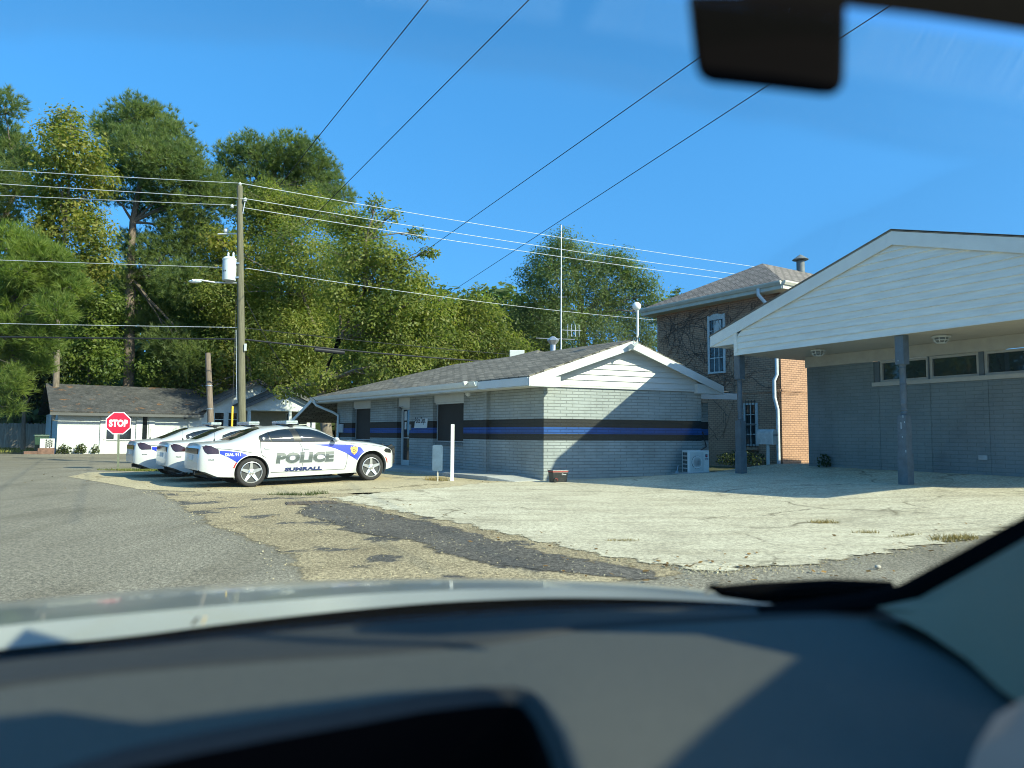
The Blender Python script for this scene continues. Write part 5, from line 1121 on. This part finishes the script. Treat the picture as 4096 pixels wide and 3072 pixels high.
street_wire('leftmost black line slanting across the sky to the pines', 428.2, 0, 314.8, 141.2, 10)
street_wire('second black line from the left slanting across the sky', 528.7, 0, 350.5, 179.2, 10)
street_wire('third black line crossing the sky, its top behind the mirror', 699, 57.9, 435.2, 244, 10)
street_wire('lowest black line crossing the sky to the canopy side', 763.9, 88, 451.4, 291.7, 10)
# ------------------------------------------------------------------ trees
m_bark = M('bark_grey', (.16, .135, .105), .95, .4, 3, stretch=(4, 4, .8), bmp=.5, bscale=14)
m_barkp = M('bark_pine', (.15, .12, .095), .95, .45, 5, stretch=(3, 3, 1), bmp=.6, bscale=10)
LM = dict(
    oak=leafmat('leaf_oak', [(.105, .16, .065), (.135, .19, .075), (.18, .225, .10)], .62),
    olive=leafmat('leaf_olive', [(.135, .185, .042), (.18, .23, .055), (.23, .265, .07), (.27, .275, .085)], .62),
    yellow=leafmat('leaf_yellow', [(.155, .20, .045), (.21, .25, .058), (.27, .275, .07), (.31, .28, .08)], .62),
    under=leafmat('leaf_under', [(.09, .145, .036), (.15, .215, .052), (.22, .28, .068)], .62),
    pine=leafmat('needle_pine', [(.13, .19, .075), (.175, .235, .095), (.225, .28, .12)], .62),
    bright=leafmat('needle_bright', [(.145, .215, .05), (.20, .275, .068), (.26, .32, .09)], .62),
    dark=m_dleaf)
def fastmesh(name, verts, nper, mat, parent):
    n = len(verts)//nper; me = bpy.data.meshes.new(name); me.vertices.add(len(verts)); me.vertices.foreach_set('co', np.asarray(verts, np.float32).ravel())
    me.loops.add(n*nper); me.loops.foreach_set('vertex_index', np.arange(n*nper, dtype=np.int32)); me.polygons.add(n)
    me.polygons.foreach_set('loop_start', np.arange(0, n*nper, nper, dtype=np.int32)); me.update(calc_edges=True); me.materials.append(mat)
    o = bpy.data.objects.new(name, me); COL.objects.link(o)
    if parent is not None:
        o.parent = parent
    return o
def unit(a): return a/np.maximum(1e-9, np.linalg.norm(a, axis=1, keepdims=True))
def leaves(blobs, dens, L_, Wd, R, org):
    out = []
    for c, r in blobs:
        ncl = max(6, int(dens*r*r*3.14/14)); d = unit(R.normal(size=(ncl, 3)))
        rad = r*(.35+.65*R.uniform(size=(ncl, 1))**.55)*(1+.22*np.sin(d[:, :1]*5+c[0])*np.cos(d[:, 2:]*6+c[2]))
        cc = np.array(c)+d*rad*np.array([1, 1, .92]); k = 14
        sp = .10*r+.18
        p = np.repeat(cc, k, 0)+R.normal(size=(ncl*k, 3))*sp*np.array([1, 1, .6])
        nrm = unit(np.repeat(d, k, 0)*.9+np.array([0, 0, .45])+R.normal(size=(ncl*k, 3))*.42)
        a = unit(np.cross(nrm, R.normal(size=(ncl*k, 3)))); b = np.cross(nrm, a); s = R.uniform(.65, 1.35, size=(ncl*k, 1))
        out.append(np.stack([p-a*L_*s*.5, p+b*Wd*s*.5, p+a*L_*s*.5, p-b*Wd*s*.5], 1).reshape(-1, 3))
    return np.concatenate(out)-np.array(org)
def needles(blobs, dens, L_, Wd, R, org, nn=13):
    out = []
    for c, r in blobs:
        n = max(8, int(dens*r*r*3.14)); d = unit(R.normal(size=(n, 3)))
        rad = r*(.30+.70*R.uniform(size=(n, 1))**.6)*(1+.25*np.sin(d[:, :1]*6+c[0])*np.cos(d[:, 1:2]*5+c[2]))
        p = np.array(c)+d*rad*np.array([1.05, 1.05, .78]); ax = unit(d*.8+np.array([0, 0, .75])+R.normal(size=(n, 3))*.35)
        pp = np.repeat(p, nn, 0); aa = unit(np.repeat(ax, nn, 0)+R.normal(size=(n*nn, 3))*.55); s = R.uniform(.7, 1.25, size=(n*nn, 1))
        b = unit(np.cross(aa, R.normal(size=(n*nn, 3))))*Wd
        out.append(np.stack([pp-b, pp+b, pp+aa*L_*s], 1).reshape(-1, 3))
    return np.concatenate(out)-np.array(org)
def pb(Y, lst, seed):
    R = random.Random(seed); out = []
    for x, y, r in lst: p = atY(x/2.16, y/2.16, Y+R.uniform(-1, 1)*r*Y/1534*1.1); out.append(((p.x, p.y, p.z), r*Y/1534))
    return out
def limb(mb, a, b, r0, r1, R, n=6, wob=.12, seg=7):
    a, b = V(a), V(b); L_ = (b-a).length; pts = []
    for k in range(n+1):
        t = k/n; p = a.lerp(b, t); p.z += math.sin(t*math.pi)*L_*.06; w = wob*L_*.25*math.sin(t*math.pi); pts.append(p+V((R.uniform(-w, w), R.uniform(-w, w), R.uniform(-w, w)*.5)))
    mb.tube(pts, [r0+(r1-r0)*k/n for k in range(n+1)], seg); return pts
def tree(name, label, kind, Y, lst, trunk, seed, mat, bark, dens=95, L_=.30, Wd=.15, tr=.22, group=None, twigs=0, cat='tree', fat=1.08):
    """lst: crown clumps seen at (x, y, radius); trunk: trunk line from foot to top"""
    bl_ = pb(Y, [(x, y, r*fat) for x, y, r in lst], seed); dens *= 1.25; tp_ = [atY(x/2.16, y/2.16, Y) for x, y in trunk]; base = V(tp_[0]); base.z = gz(base.x, base.y)-.05; tp_[0] = V(base)
    t = thing(name, label, cat, base, group=group); R = np.random.RandomState(seed); R2 = random.Random(seed)
    mb = MB(); n = len(tp_); mb.tube(tp_, [tr*(1-.75*i/(n-1)) for i in range(n)], 10)
    for c, r in bl_:
        q = min(tp_[max(1, n//3):], key=lambda p: (p-V(c)).length+max(0, p.z-c[2])*1.5); i = tp_.index(q); tr_i = tr*(1-.75*i/(n-1))
        pts = limb(mb, q, c, tr_i*.5, .035, R2)
        for _ in range(3+twigs):
            d = V((R2.gauss(0, 1), R2.gauss(0, 1), R2.gauss(.3, .8))).normalized(); limb(mb, pts[-1-R2.randint(0, 3)], V(c)+d*r*.95, .035, .010, R2, 4, .3, 5)
    mb.build('trunk', bark, t, True)
    if kind == 'leaf': fastmesh('crown', leaves(bl_, dens, L_, Wd, R, base), 4, mat, t)
    else: fastmesh('crown', needles(bl_, dens, L_, Wd, R, base), 3, mat, t)
    return t
P_ = dict(dens=44, L_=.40, Wd=.020)
tree('pine_tree', 'pine at the far left edge with leaning pale trunk', 'pine', 47, [(8, 225, 38), (-12, 300, 62), (25, 330, 50), (-30, 400, 80), (32, 400, 38), (55, 345, 28), (0, 470, 45)], [(-60, 900), (-20, 640), (5, 480), (40, 400), (20, 300)], 1, LM['pine'], m_barkp, tr=.28, **P_)
tree('sweetgum_tree', 'yellow green leafy tree between two pines on the left', 'leaf', 45, [(150, 262, 34), (110, 290, 34), (170, 330, 60), (120, 360, 48), (205, 390, 45), (110, 420, 46), (160, 455, 55), (195, 500, 48), (105, 515, 46), (170, 585, 55), (215, 560, 40), (120, 600, 40), (95, 480, 30)], [(120, 900), (125, 700), (140, 500), (155, 330)], 2, LM['yellow'], m_bark, 190, .25, .12, .22)
tree('pine_tree', 'tallest pine, with a straight trunk behind the white house roof', 'pine', 51, [(290, 245, 42), (330, 265, 48), (370, 300, 45), (255, 290, 42), (225, 270, 26), (300, 320, 55), (350, 350, 55), (245, 350, 40), (400, 345, 45), (430, 385, 40), (290, 385, 40), (380, 410, 60), (320, 440, 42), (430, 440, 55), (475, 420, 40), (240, 420, 25), (390, 500, 55), (300, 535, 45), (360, 560, 60), (440, 520, 50), (290, 610, 42), (400, 610, 55), (345, 680, 45), (300, 700, 30), (370, 740, 48), (410, 770, 40)], [(278, 905), (279, 760), (281, 600), (287, 480), (305, 380), (318, 280)], 3, LM['pine'], m_barkp, tr=.42, fat=1.14, **P_)
tree('pine_tree', 'round topped pine whose crown rises right of the utility pole top', 'pine', 57, [(500, 335, 34), (540, 315, 36), (490, 375, 36), (575, 345, 40), (625, 318, 40), (665, 335, 42), (700, 365, 34), (610, 380, 50), (665, 395, 55), (545, 395, 45), (715, 395, 26), (520, 430, 45), (600, 440, 50), (690, 430, 40), (745, 425, 24)], [(600, 905), (600, 700), (590, 550), (605, 400)], 4, LM['pine'], m_barkp, tr=.36, fat=1.08, **P_)
tree('pecan_tree', 'broad olive green leafy tree behind the utility pole', 'leaf', 51, [(570, 435, 45), (610, 470, 55), (540, 480, 45), (660, 455, 50), (715, 470, 40), (580, 540, 70), (650, 550, 75), (500, 540, 45), (540, 620, 70), (620, 640, 80), (690, 640, 75), (480, 640, 55), (560, 710, 70), (640, 730, 75), (500, 720, 50), (710, 730, 60), (600, 790, 55), (660, 815, 50), (710, 800, 45), (735, 560, 60), (640, 850, 30), (590, 845, 26)], [(735, 920), (728, 850), (700, 760), (655, 640), (625, 500)], 5, LM['olive'], m_bark, 230, .21, .095, .26, twigs=2)
tree('pecan_tree', 'tall leafy tree with a double grey trunk at the far end of the station', 'leaf', 40, [(745, 480, 45), (790, 500, 48), (770, 560, 60), (830, 555, 45), (810, 440, 18), (845, 465, 16), (870, 600, 50), (900, 505, 16), (925, 545, 16), (800, 620, 70), (880, 660, 60), (915, 620, 30), (930, 690, 40), (850, 720, 65), (780, 710, 60), (915, 750, 45), (830, 790, 50), (885, 790, 40), (760, 790, 45), (700, 815, 32), (655, 838, 24), (615, 848, 18), (950, 650, 22), (730, 640, 40)], [(712, 930), (700, 880), (690, 830), (735, 730), (790, 620), (790, 520)], 6, LM['olive'], m_bark, 230, .21, .095, .34, twigs=2)
tree('water_oak', 'lower leafy tree between the station roof and the big oak', 'leaf', 50, [(985, 665, 34), (1030, 650, 30), (1010, 700, 45), (960, 690, 40), (1065, 690, 35), (1040, 740, 50), (980, 750, 50), (1085, 740, 40), (1120, 770, 40), (1060, 800, 40), (950, 760, 50)], [(1020, 930), (1015, 820), (1015, 700)], 7, LM['olive'], m_bark, 200, .23, .10, .2)
tree('water_oak', 'dark rounded oak behind the station, with the antenna mast before it', 'leaf', 54, [(1215, 530, 36), (1180, 565, 40), (1240, 560, 45), (1150, 600, 38), (1205, 610, 55), (1275, 590, 40), (1310, 565, 34), (1345, 570, 34), (1375, 600, 38), (1320, 620, 50), (1400, 640, 36), (1260, 660, 60), (1160, 660, 48), (1340, 680, 55), (1415, 680, 24), (1120, 690, 40), (1200, 710, 60), (1290, 730, 60), (1380, 720, 45), (1110, 740, 40), (1160, 760, 45), (1240, 780, 45), (1340, 780, 45), (1400, 760, 40)], [(1260, 930), (1258, 820), (1260, 680), (1240, 580)], 8, LM['oak'], m_bark, 230, .20, .09, .4, twigs=2)
tree('sweetgum_tree', 'tip of a leafy tree peeping over the brick building eave', 'leaf', 60, [(1463, 634, 12), (1445, 652, 12), (1478, 655, 10), (1430, 660, 18), (1470, 720, 40)], [(1470, 930), (1468, 800), (1465, 650)], 9, LM['oak'], m_bark, 110, .3, .15, .15)
tree('pine_tree', 'bright green pine reaching in from the left edge before the others', 'pine', 33, [(25, 520, 45), (75, 545, 42), (120, 570, 40), (30, 585, 50), (150, 620, 36), (90, 620, 50), (30, 650, 50), (115, 670, 42), (60, 700, 45), (10, 720, 45), (90, 740, 32), (40, 770, 40), (85, 790, 26), (15, 830, 42), (-60, 600, 80), (-60, 760, 70), (20, 880, 22), (100, 720, 30)], [(-150, 960), (-145, 760), (-130, 560), (-110, 420)], 10, LM['bright'], m_barkp, tr=.3, dens=60, L_=.42, Wd=.018)
tree('sweetgum_tree', 'yellow green understory tree behind the left part of the white house', 'leaf', 49, [(170, 640, 40), (205, 690, 48), (165, 710, 48), (220, 740, 42), (185, 770, 42), (150, 760, 40), (230, 790, 35), (240, 660, 34), (130, 800, 40), (190, 820, 35)], [(195, 905), (192, 800), (190, 680)], 11, LM['under'], m_bark, 180, .25, .12, .14)
tree('sweetgum_tree', 'shaded understory tree right of the tall pine trunk', 'leaf', 52, [(330, 640, 35), (440, 640, 55), (430, 700, 50), (460, 750, 45), (330, 800, 40), (390, 810, 40), (450, 800, 45), (340, 720, 35), (300, 830, 30), (480, 690, 40)], [(420, 905), (422, 800), (430, 660)], 12, LM['under'], m_bark, 180, .25, .12, .16)
tree('evergreen_tree', 'dark dense evergreen over the wooden fence', 'leaf', 47, [(60, 800, 42), (95, 825, 36), (30, 850, 45), (75, 850, 34), (60, 760, 35), (110, 790, 30)], [(50, 960), (52, 880), (58, 800)], 13, LM['dark'], m_bark, 130, .28, .15, .16)
tree('sweetgum_tree', 'leafy tree with bare twigs hanging left of the utility pole', 'leaf', 50, [(480, 520, 34), (460, 570, 34), (490, 600, 40), (470, 800, 34), (495, 770, 40), (440, 850, 20), (500, 840, 30), (510, 690, 40)], [(545, 925), (540, 800), (510, 650), (490, 560)], 14, LM['yellow'], m_bark, 100, .30, .15, .14, twigs=3)
# far woods: one mass
R = random.Random(5); wl = [(x+R.uniform(-25, 25), y+R.uniform(-20, 20), R.uniform(60, 85)) for y in (905, 830, 760, 690) for x in range(-120, 1180, 85)]+[(x, 640+R.uniform(-20, 20), 65) for x in range(-100, 560, 80)]
wd_ = fastmesh('woods', leaves(pb(66, wl, 3), 34, .75, .45, np.random.RandomState(3), (0, 0, 0)), 4, LM['oak'], None); tag(wd_, 'dim mass of far woods behind all the trees', 'woods', kind='stuff')
# trees across the street, outside the frame, that the windows mirror
for i, (x, y, h) in enumerate(((-33, 11, 12), (-37, 17, 14), (-42, 24, 13))):
    R = np.random.RandomState(40+i); b = V((x, y, 0)); t = thing('street_tree', ['leafy tree across the street, nearest the car of three', 'tallest leafy tree across the street, between two others', 'leafy tree across the street, nearest the wooden fence'][i], 'tree', b); mb = MB(); mb.tube([b, b+V((.1, 0, h*.4)), b+V((0, .1, h*.8))], [.25, .2, .06], 8); mb.build('trunk', m_bark, t, True)
    bl_ = [((x+R.normal()*2.2, y+R.normal()*2.2, h*(.3+.6*R.uniform())), 2.2) for _ in range(10)]; fastmesh('crown', leaves(bl_, 40, .5, .28, R, b), 4, LM['oak'], t)
# twin stem of the tree at the far end of the station
# ------------------------------------------------------------------ the car the photograph is taken from
oc = thing('car', 'silver car seen from inside, with its dark dashboard, windscreen, pillar and hood', 'car', (0, 0, 0), world=False)
m_silver = M('silver_paint', (.21, .23, .215), .28, .03, 2, metal=.25, coat=.5)
m_dash = M('dash_vinyl', (.050, .058, .048), .62, .22, 160, bmp=.35, bscale=500, spec=.3)
m_dash2 = M('dash_band', (.014, .018, .016), .7, .1, 60, bmp=.2, bscale=500)
m_inblk = M('interior_black', (.0025, .0025, .0027), .9, .1, spec=.03)
m_trim = M('pillar_fabric', (.27, .205, .125), .85, .06, 200, bmp=.15, bscale=900)
m_head = M('headliner', (.006, .006, .005), .95, .1, 120, spec=.02)
def cpx(pts): xs, ys = zip(*pts); f = spline(xs, ys); return lambda x: f(x)
hood_f = cpx([(-1600, 1560), (-500, 1375), (-200, 1330), (0, 1302), (200, 1284), (400, 1268), (700, 1254), (1000, 1250), (1200, 1253), (1400, 1263), (1600, 1283), (2000, 1345), (2400, 1420)])
crs_f = cpx([(-1600, 1640), (-500, 1420), (0, 1353), (305, 1323), (610, 1297), (850, 1280), (1100, 1272), (1300, 1274), (1600, 1296), (2000, 1356), (2400, 1430)])
flg_f = cpx([(-1600, 1700), (-500, 1475), (0, 1403), (305, 1371), (488, 1347), (793, 1314), (1000, 1298), (1220, 1291), (1600, 1302), (2000, 1362), (2400, 1438)])
dsh_f = cpx([(-1600, 1750), (-500, 1520), (0, 1428), (305, 1398), (610, 1364), (900, 1340), (1220, 1320), (1500, 1313), (1800, 1310), (2000, 1313), (2400, 1330)])
rdg_f = cpx([(-1600, 1830), (-500, 1590), (0, 1481), (305, 1444), (610, 1421), (900, 1402), (1100, 1378), (1250, 1352), (1500, 1334), (1800, 1322), (2000, 1322), (2400, 1345)])
XS = list(range(-1580, 2401, 60))
def row(fn, z=None, Y=None, dx=0): return [(atZ(x/2.16, fn(x)/2.16, z) if Y is None else atY(x/2.16, fn(x)/2.16, Y)) for x in XS]
r_h = row(hood_f, .955); r_c = row(crs_f, .985); r_d = row(dsh_f, 1.02)
fwdv = [(V((h.x-c.x, h.y-c.y, 0)).normalized()) for h, c in zip(r_h, r_c)]
r_h2 = [h+f*.25+V((0, 0, -.07)) for h, f in zip(r_h, fwdv)]; r_h3 = [h+f*.5+V((0, 0, -.25)) for h, f in zip(r_h, fwdv)]
r_m = [a.lerp(b, .5)+V((0, 0, .004)) for a, b in zip(r_h, r_c)]
mb = MB(); mb.grid([r_h3, r_h2, r_h, r_m, r_c]); hd_o = mb.build('hood', m_silver, oc, True, ang=60)
r_f = []
for x, c in zip(XS, r_c):
    p = atY(x/2.16, flg_f(x)/2.16, c.y-.012); r_f.append(p)
mb = MB(); mb.grid([r_c, r_f]); mb.build('hood_rear_lip', m_silver, oc, True)
r_cw = [p+V((0, -.02, -.07)) for p in r_f]
mb = MB(); mb.grid([r_f, r_cw, [d+V((0, .05, -.03)) for d in r_d], r_d]); mb.build('cowl', m_inblk, oc, True)
for lab, x0, y0, x1, y1 in (('dark', 415, 1349, 428, 1334), ('tan', 437, 1347, 444, 1332)):
    a, b = atY(x0/2.16, y0/2.16, r_c[32].y-.02), atY(x1/2.16, y1/2.16, r_c[32].y-.02); mb = MB(); mb.tube([a, b], .0022, 5); tag(mb.build('twig', M('twig_'+lab, (.05, .04, .03) if lab == 'dark' else (.5, .38, .2), .8)), lab+' twig caught at the rear edge of the silver hood', 'twig')
# dashboard top: band under the glass, ridge, then the padded top towards the eye
r_r = row(rdg_f, 1.022); r_r2 = [p+V((0, -.008, -.006)) for p in r_r]
mb = MB(); mb.grid([r_d, [a.lerp(b, .5)+V((0, 0, -.004)) for a, b in zip(r_d, r_r)], r_r, r_r2]); mb.build('defroster_band', m_dash2, oc, True, ang=60)  # dark band, its colour darkened further to take in the header's shadow
HO = [(-60, 1790), (130, 1700), (262, 1655), (430, 1618), (610, 1584), (780, 1555), (915, 1533), (1040, 1525), (1110, 1526), (1150, 1540), (1180, 1580), (1214, 1655), (1260, 1790)]  # instrument opening
ho = [atZ(x/2.16, y/2.16, 1.005) for x, y in HO]
def dz_(x, y):  # gentle crown and a dip on the passenger side
    return 1.02+.012*math.exp(-((x-.02)/.10)**2)*smooth01((.95-y)/.3)-.02*smooth01((x-.05)/.3)*smooth01((.92-y)/.35)-.012*smooth01((y-1.0)/.2)*0
out2 = [(p.x, p.y) for p in r_r2]; nb = len(out2)
hole = [(p.x, p.y) for p in ho]
poly = out2[::1]+[(r_r2[-1].x+.05, .30)]+[(hole[-1][0]+.02, .30)]+hole[::-1]+[(hole[0][0]-.05, .30), (out2[0][0], .30)]
mb = patch(poly, .045, lambda x, y: (x, y, dz_(x, y)-.004*smooth01((y-.9)/.2)))
mb.build('dashboard', m_dash, oc, True, ang=60)
# rolled lip and recess of the instrument hood; recess shade painted as near-black
mb = MB(); rows = []
for k, (o_in, dzv) in enumerate(((0, 0), (.006, -.004), (.012, -.014), (.012, -.05), (.012, -.30))):
    rr = []
    for i, p in enumerate(ho):
        q0, q1 = ho[max(i-1, 0)], ho[min(i+1, len(ho)-1)]; d = (q1-q0).normalized(); nn = V((d.y, -d.x, 0)); rr.append(V((p.x, p.y, dz_(p.x, p.y)))+nn*o_in+V((0, 0, dzv)))
    rows.append(rr)
mb2 = MB(); mb2.grid(rows[2:]); mb2.build('instrument_well', m_inblk, oc, True)
mb.grid(rows[:3]); mb.build('instrument_hood_lip', m_dash2, oc, True, ang=80)
mb = MB(); lo_p = rows[-1]; mb.add([p+V((0, 0, -.0)) for p in lo_p]+[(lo_p[-1].x, .2, lo_p[-1].z), (lo_p[0].x, .2, lo_p[0].z)], [tuple(range(len(lo_p)+2))]); mb.build('instrument_recess', m_inblk, oc)
mb = MB(); gl_ = [V((p.x, p.y, p.z-.006)) for p in lo_p]
inner = [atZ(x/2.16, y/2.16, .99) for x, y in ((900, 1560), (1040, 1546), (1105, 1549), (1140, 1580), (1180, 1660), (1220, 1790))]
mb.tube([p+V((0, 0, -.035)) for p in inner], .003, 6); mb.build('cluster_edge', m_dash2, oc, True)
# right pillar with its fabric trim and black seal
def AP_(x, y, Y): return atY(x/2.16, y/2.16, Y)
seal_o = [AP_(1640, 1318, 1.16), AP_(1760, 1306, 1.17), AP_(1880, 1290, 1.16), AP_(1965, 1272, 1.13), AP_(2060, 1222, 1.06), AP_(2212, 1140, .95), AP_(2270, 1108, .92), V((.725, .83, 1.36)), V((.72, .68, 1.56)), V((.69, .54, 1.69))]
seal_i = [AP_(1640, 1326, 1.14), AP_(1760, 1320, 1.15), AP_(1890, 1312, 1.14), AP_(1985, 1292, 1.11), AP_(2080, 1240, 1.04), AP_(2212, 1166, .93), AP_(2270, 1136, .90), V((.705, .81, 1.34)), V((.70, .66, 1.54)), V((.67, .52, 1.67))]
mb = MB(); mb.grid([[p+V((0, .03, 0)) for p in seal_o], seal_o, seal_i, [p+V((0, .015, -.01)) for p in seal_i]]); mb.build('windscreen_seal', m_inblk, oc, True)
tr_o = seal_i[2:]; tr_i = [AP_(1905, 1318, 1.10), AP_(2000, 1365, .98), AP_(2090, 1425, .88), AP_(2160, 1490, .80), AP_(2240, 1545, .74), V((.675, .77, 1.32)), V((.67, .62, 1.52)), V((.64, .48, 1.65))]
mid_ = [a.lerp(b, .5)+V((-.012, -.012, .006)) for a, b in zip(tr_o, tr_i)]
mb = MB(); mb.grid([tr_o, mid_, tr_i, [p+V((.06, .02, -.03)) for p in tr_i]]); mb.build('pillar_trim', m_trim, oc, True, ang=80)
# door card corner at lower right
mb = MB(); dc = [AP_(2080, 1700, .60), AP_(2105, 1620, .61), AP_(2150, 1545, .62), AP_(2230, 1500, .64), AP_(2400, 1480, .66), AP_(2500, 1700, .56)]
mb.add([p for p in dc]+[p+V((.03, -.03, -.12)) for p in dc], [tuple(range(6))]+[(i, (i+1) % 6, 6+(i+1) % 6, 6+i) for i in range(6)]); mb.build('door_card', M('door_grey', (.22, .185, .13), .6, .05), oc, True)
# roof lining header and mirror
hb = [AP_(x, y, Y_) for x, y, Y_ in ((-600, -330, .30), (0, -245, .36), (600, -160, .42), (1200, -72, .47), (1815, 14, .50), (2000, 36, .50), (2212, 68, .50), (2600, 140, .50), (3100, 250, .50))]
mb = MB(); mb.grid([[p+V((0, .012, .012)) for p in hb], hb, [p+V((0, -.004, .02)) for p in hb], [p+V((0, -.006, .045)) for p in hb]]); mb.build('headliner', m_head, oc, True)
MY = .55
def mp_(x, y, dY=0): return AP_(x, y, MY+dY)
mo = [(1484, -12), (1500, 126), (1505, 150), (1511, 164), (1522, 174), (1540, 180), (1660, 193), (1772, 206), (1792, 206), (1808, 201), (1818, 189), (1823, 170), (1825, 100), (1827, -12)]
mb = MB(); a = [mp_(x, y) for x, y in mo]; mb.add(a+[p+(p-C0).normalized()*.045 for p in a], [tuple(range(len(a))), tuple(range(2*len(a)-1, len(a)-1, -1))]+[(i, (i+1) % len(a), len(a)+(i+1) % len(a), len(a)+i) for i in range(len(a))]); mb.build('mirror_housing', m_inblk, oc, bev=.004)
# windscreen: a curved pane of real thickness from cowl to header
gb_ = [d+V((0, .012, .004)) for d in r_d]; rows = []
htop = []; i0 = XS.index(-560)
for i, x in enumerate(XS):
    t = min(1, max(0, (x+600)/3700))*(len(hb)-1); k = min(int(t), len(hb)-2); p = hb[k].lerp(hb[k+1], t-k)+V((0, .045, .02))
    if i < i0: p = p+V(((r_d[i].x-r_d[i0].x)*.9, (r_d[i].y-r_d[i0].y)*.3, 0))
    htop.append(p)
for k in range(9):
    t = k/8; rows.append([a.lerp(b, t)+V((0, .05*math.sin(math.pi*t), .03*math.sin(math.pi*t))) for a, b in zip(gb_, htop)])
mb = MB(); mb.grid(rows); g = mb.build('windscreen', glassmat('windscreen_glass', (.94, .985, .955), .14), oc, True, ang=180)
md = g.modifiers.new('thick', 'SOLIDIFY'); md.thickness = .005
# wiper arm at the base of the glass
mb = MB(); wpts = [AP_(1530, 1266, 1.30), AP_(1560, 1277, 1.29), AP_(1640, 1280, 1.27), AP_(1800, 1278, 1.24), AP_(1930, 1276, 1.21)]
mb.tube(wpts, [.004, .010, .018, .022, .016], 10); mb.build('wiper', m_inblk, oc, True)
mb = MB(); mb.tube([AP_(1522, 1283, 1.33), AP_(1548, 1256, 1.33)], [.004, .002], 6); mb.build('wiper_tip', M('wiper_grey', (.2, .2, .18), .6), oc)

# unseen panels added behind and beside the eye, outlines cut to shade the dashboard
def caster(name, pts, t):
    a = [atZ(x/2.16, y/2.16, 1.02)+sd*t for x, y in pts]; mb = MB(); n = len(a)
    mb.add(a+[p+V((.02, -.02, .03)) for p in a], [tuple(range(n)), tuple(range(2*n-1, n-1, -1))]+[(i, (i+1) % n, n+(i+1) % n, n+i) for i in range(n)])
    return mb.build(name, m_head, oc)
caster('shade_caster_right', [(1380, 1762), (1495, 1659), (1772, 1411), (1574, 1345), (1470, 1325), (1700, 1285), (2300, 1285), (2900, 1500), (2900, 2300), (1100, 2300)], 1.12)
caster('shade_caster_left', [(-900, 1560), (0, 1558), (157, 1541), (348, 1567), (610, 1532), (871, 1501), (1060, 1494), (1140, 1512), (1190, 1600), (1250, 1790), (900, 2300), (-900, 2300)], 1.2)

# loose chippings on the verge and along the apron edge
R = random.Random(77); mb = MB(); edge = [(-3.7, 14.2), (-.62, 10.0), (.8, 7.75), (1.7, 6.9), (1.95, 6.75), (2.9, 7.1), (4.6, 8.2), (7.1, 9.85)]; sp_ = []
while len(sp_) < 1500:
    x, y = R.uniform(-8, 2), R.uniform(5.5, 16)
    if inpoly(x, y, TAN): sp_.append((x, y))
for _ in range(900):
    i = R.randint(0, len(edge)-2); a, b = V((*edge[i], 0)), V((*edge[i+1], 0)); p = a.lerp(b, R.random()); sp_.append((p.x+R.gauss(0, .12), p.y+R.gauss(0, .12)))
for x, y in sp_:
    r = R.uniform(.005, .012)*(1.6 if R.random() < .06 else 1); z = gz(x, y)+.014; a = R.uniform(0, 6.28); c_, s_ = math.cos(a)*r, math.sin(a)*r
    mb.add([(x+c_, y+s_, z), (x-s_, y+c_*.8, z), (x-c_, y-s_, z), (x+s_, y-c_*.8, z), (x+r*.2, y-r*.1, z+r*.9)], [(0, 1, 4), (1, 2, 4), (2, 3, 4), (3, 0, 4)])
o = mb.build('gravel', leafmat('chip_stone', [(.30, .26, .17), (.42, .38, .27), (.20, .18, .13)], 0)); tag(o, 'loose pale chippings scattered along the apron edge and verge', 'gravel', kind='stuff')

R = random.Random(31); mb = MB()
for _ in range(420):
    k = R.random()
    if k < .55: i = R.randint(0, len(edge)-2); q = V((*edge[i], 0)).lerp(V((*edge[i+1], 0)), R.random()); x, y = q.x+R.gauss(0, .5), q.y+R.gauss(0, .5)
    elif k < .8: x, y = R.uniform(-14, -3), R.uniform(14, 24)
    else: q = FL.P(R.uniform(0, 10), 0, R.uniform(1.3, 2.2)); x, y = q.x, q.y
    z = gz(x, y)+.022; a = R.uniform(0, 6.28); r = R.uniform(.015, .04); d = V((math.cos(a), math.sin(a), R.uniform(-.2, .3)))*r; e = V((-math.sin(a), math.cos(a), R.uniform(0, .5)))*r*.5; p = V((x, y, z+.006))
    mb.quad(p-d, p+e, p+d, p-e)
tag(mb.build('fallen_leaves', leafmat('leaf_fallen', [(.16, .09, .03), (.24, .15, .06), (.10, .06, .03)], .1)), 'scattered dry brown leaves on the paving', 'leaves', kind='stuff')
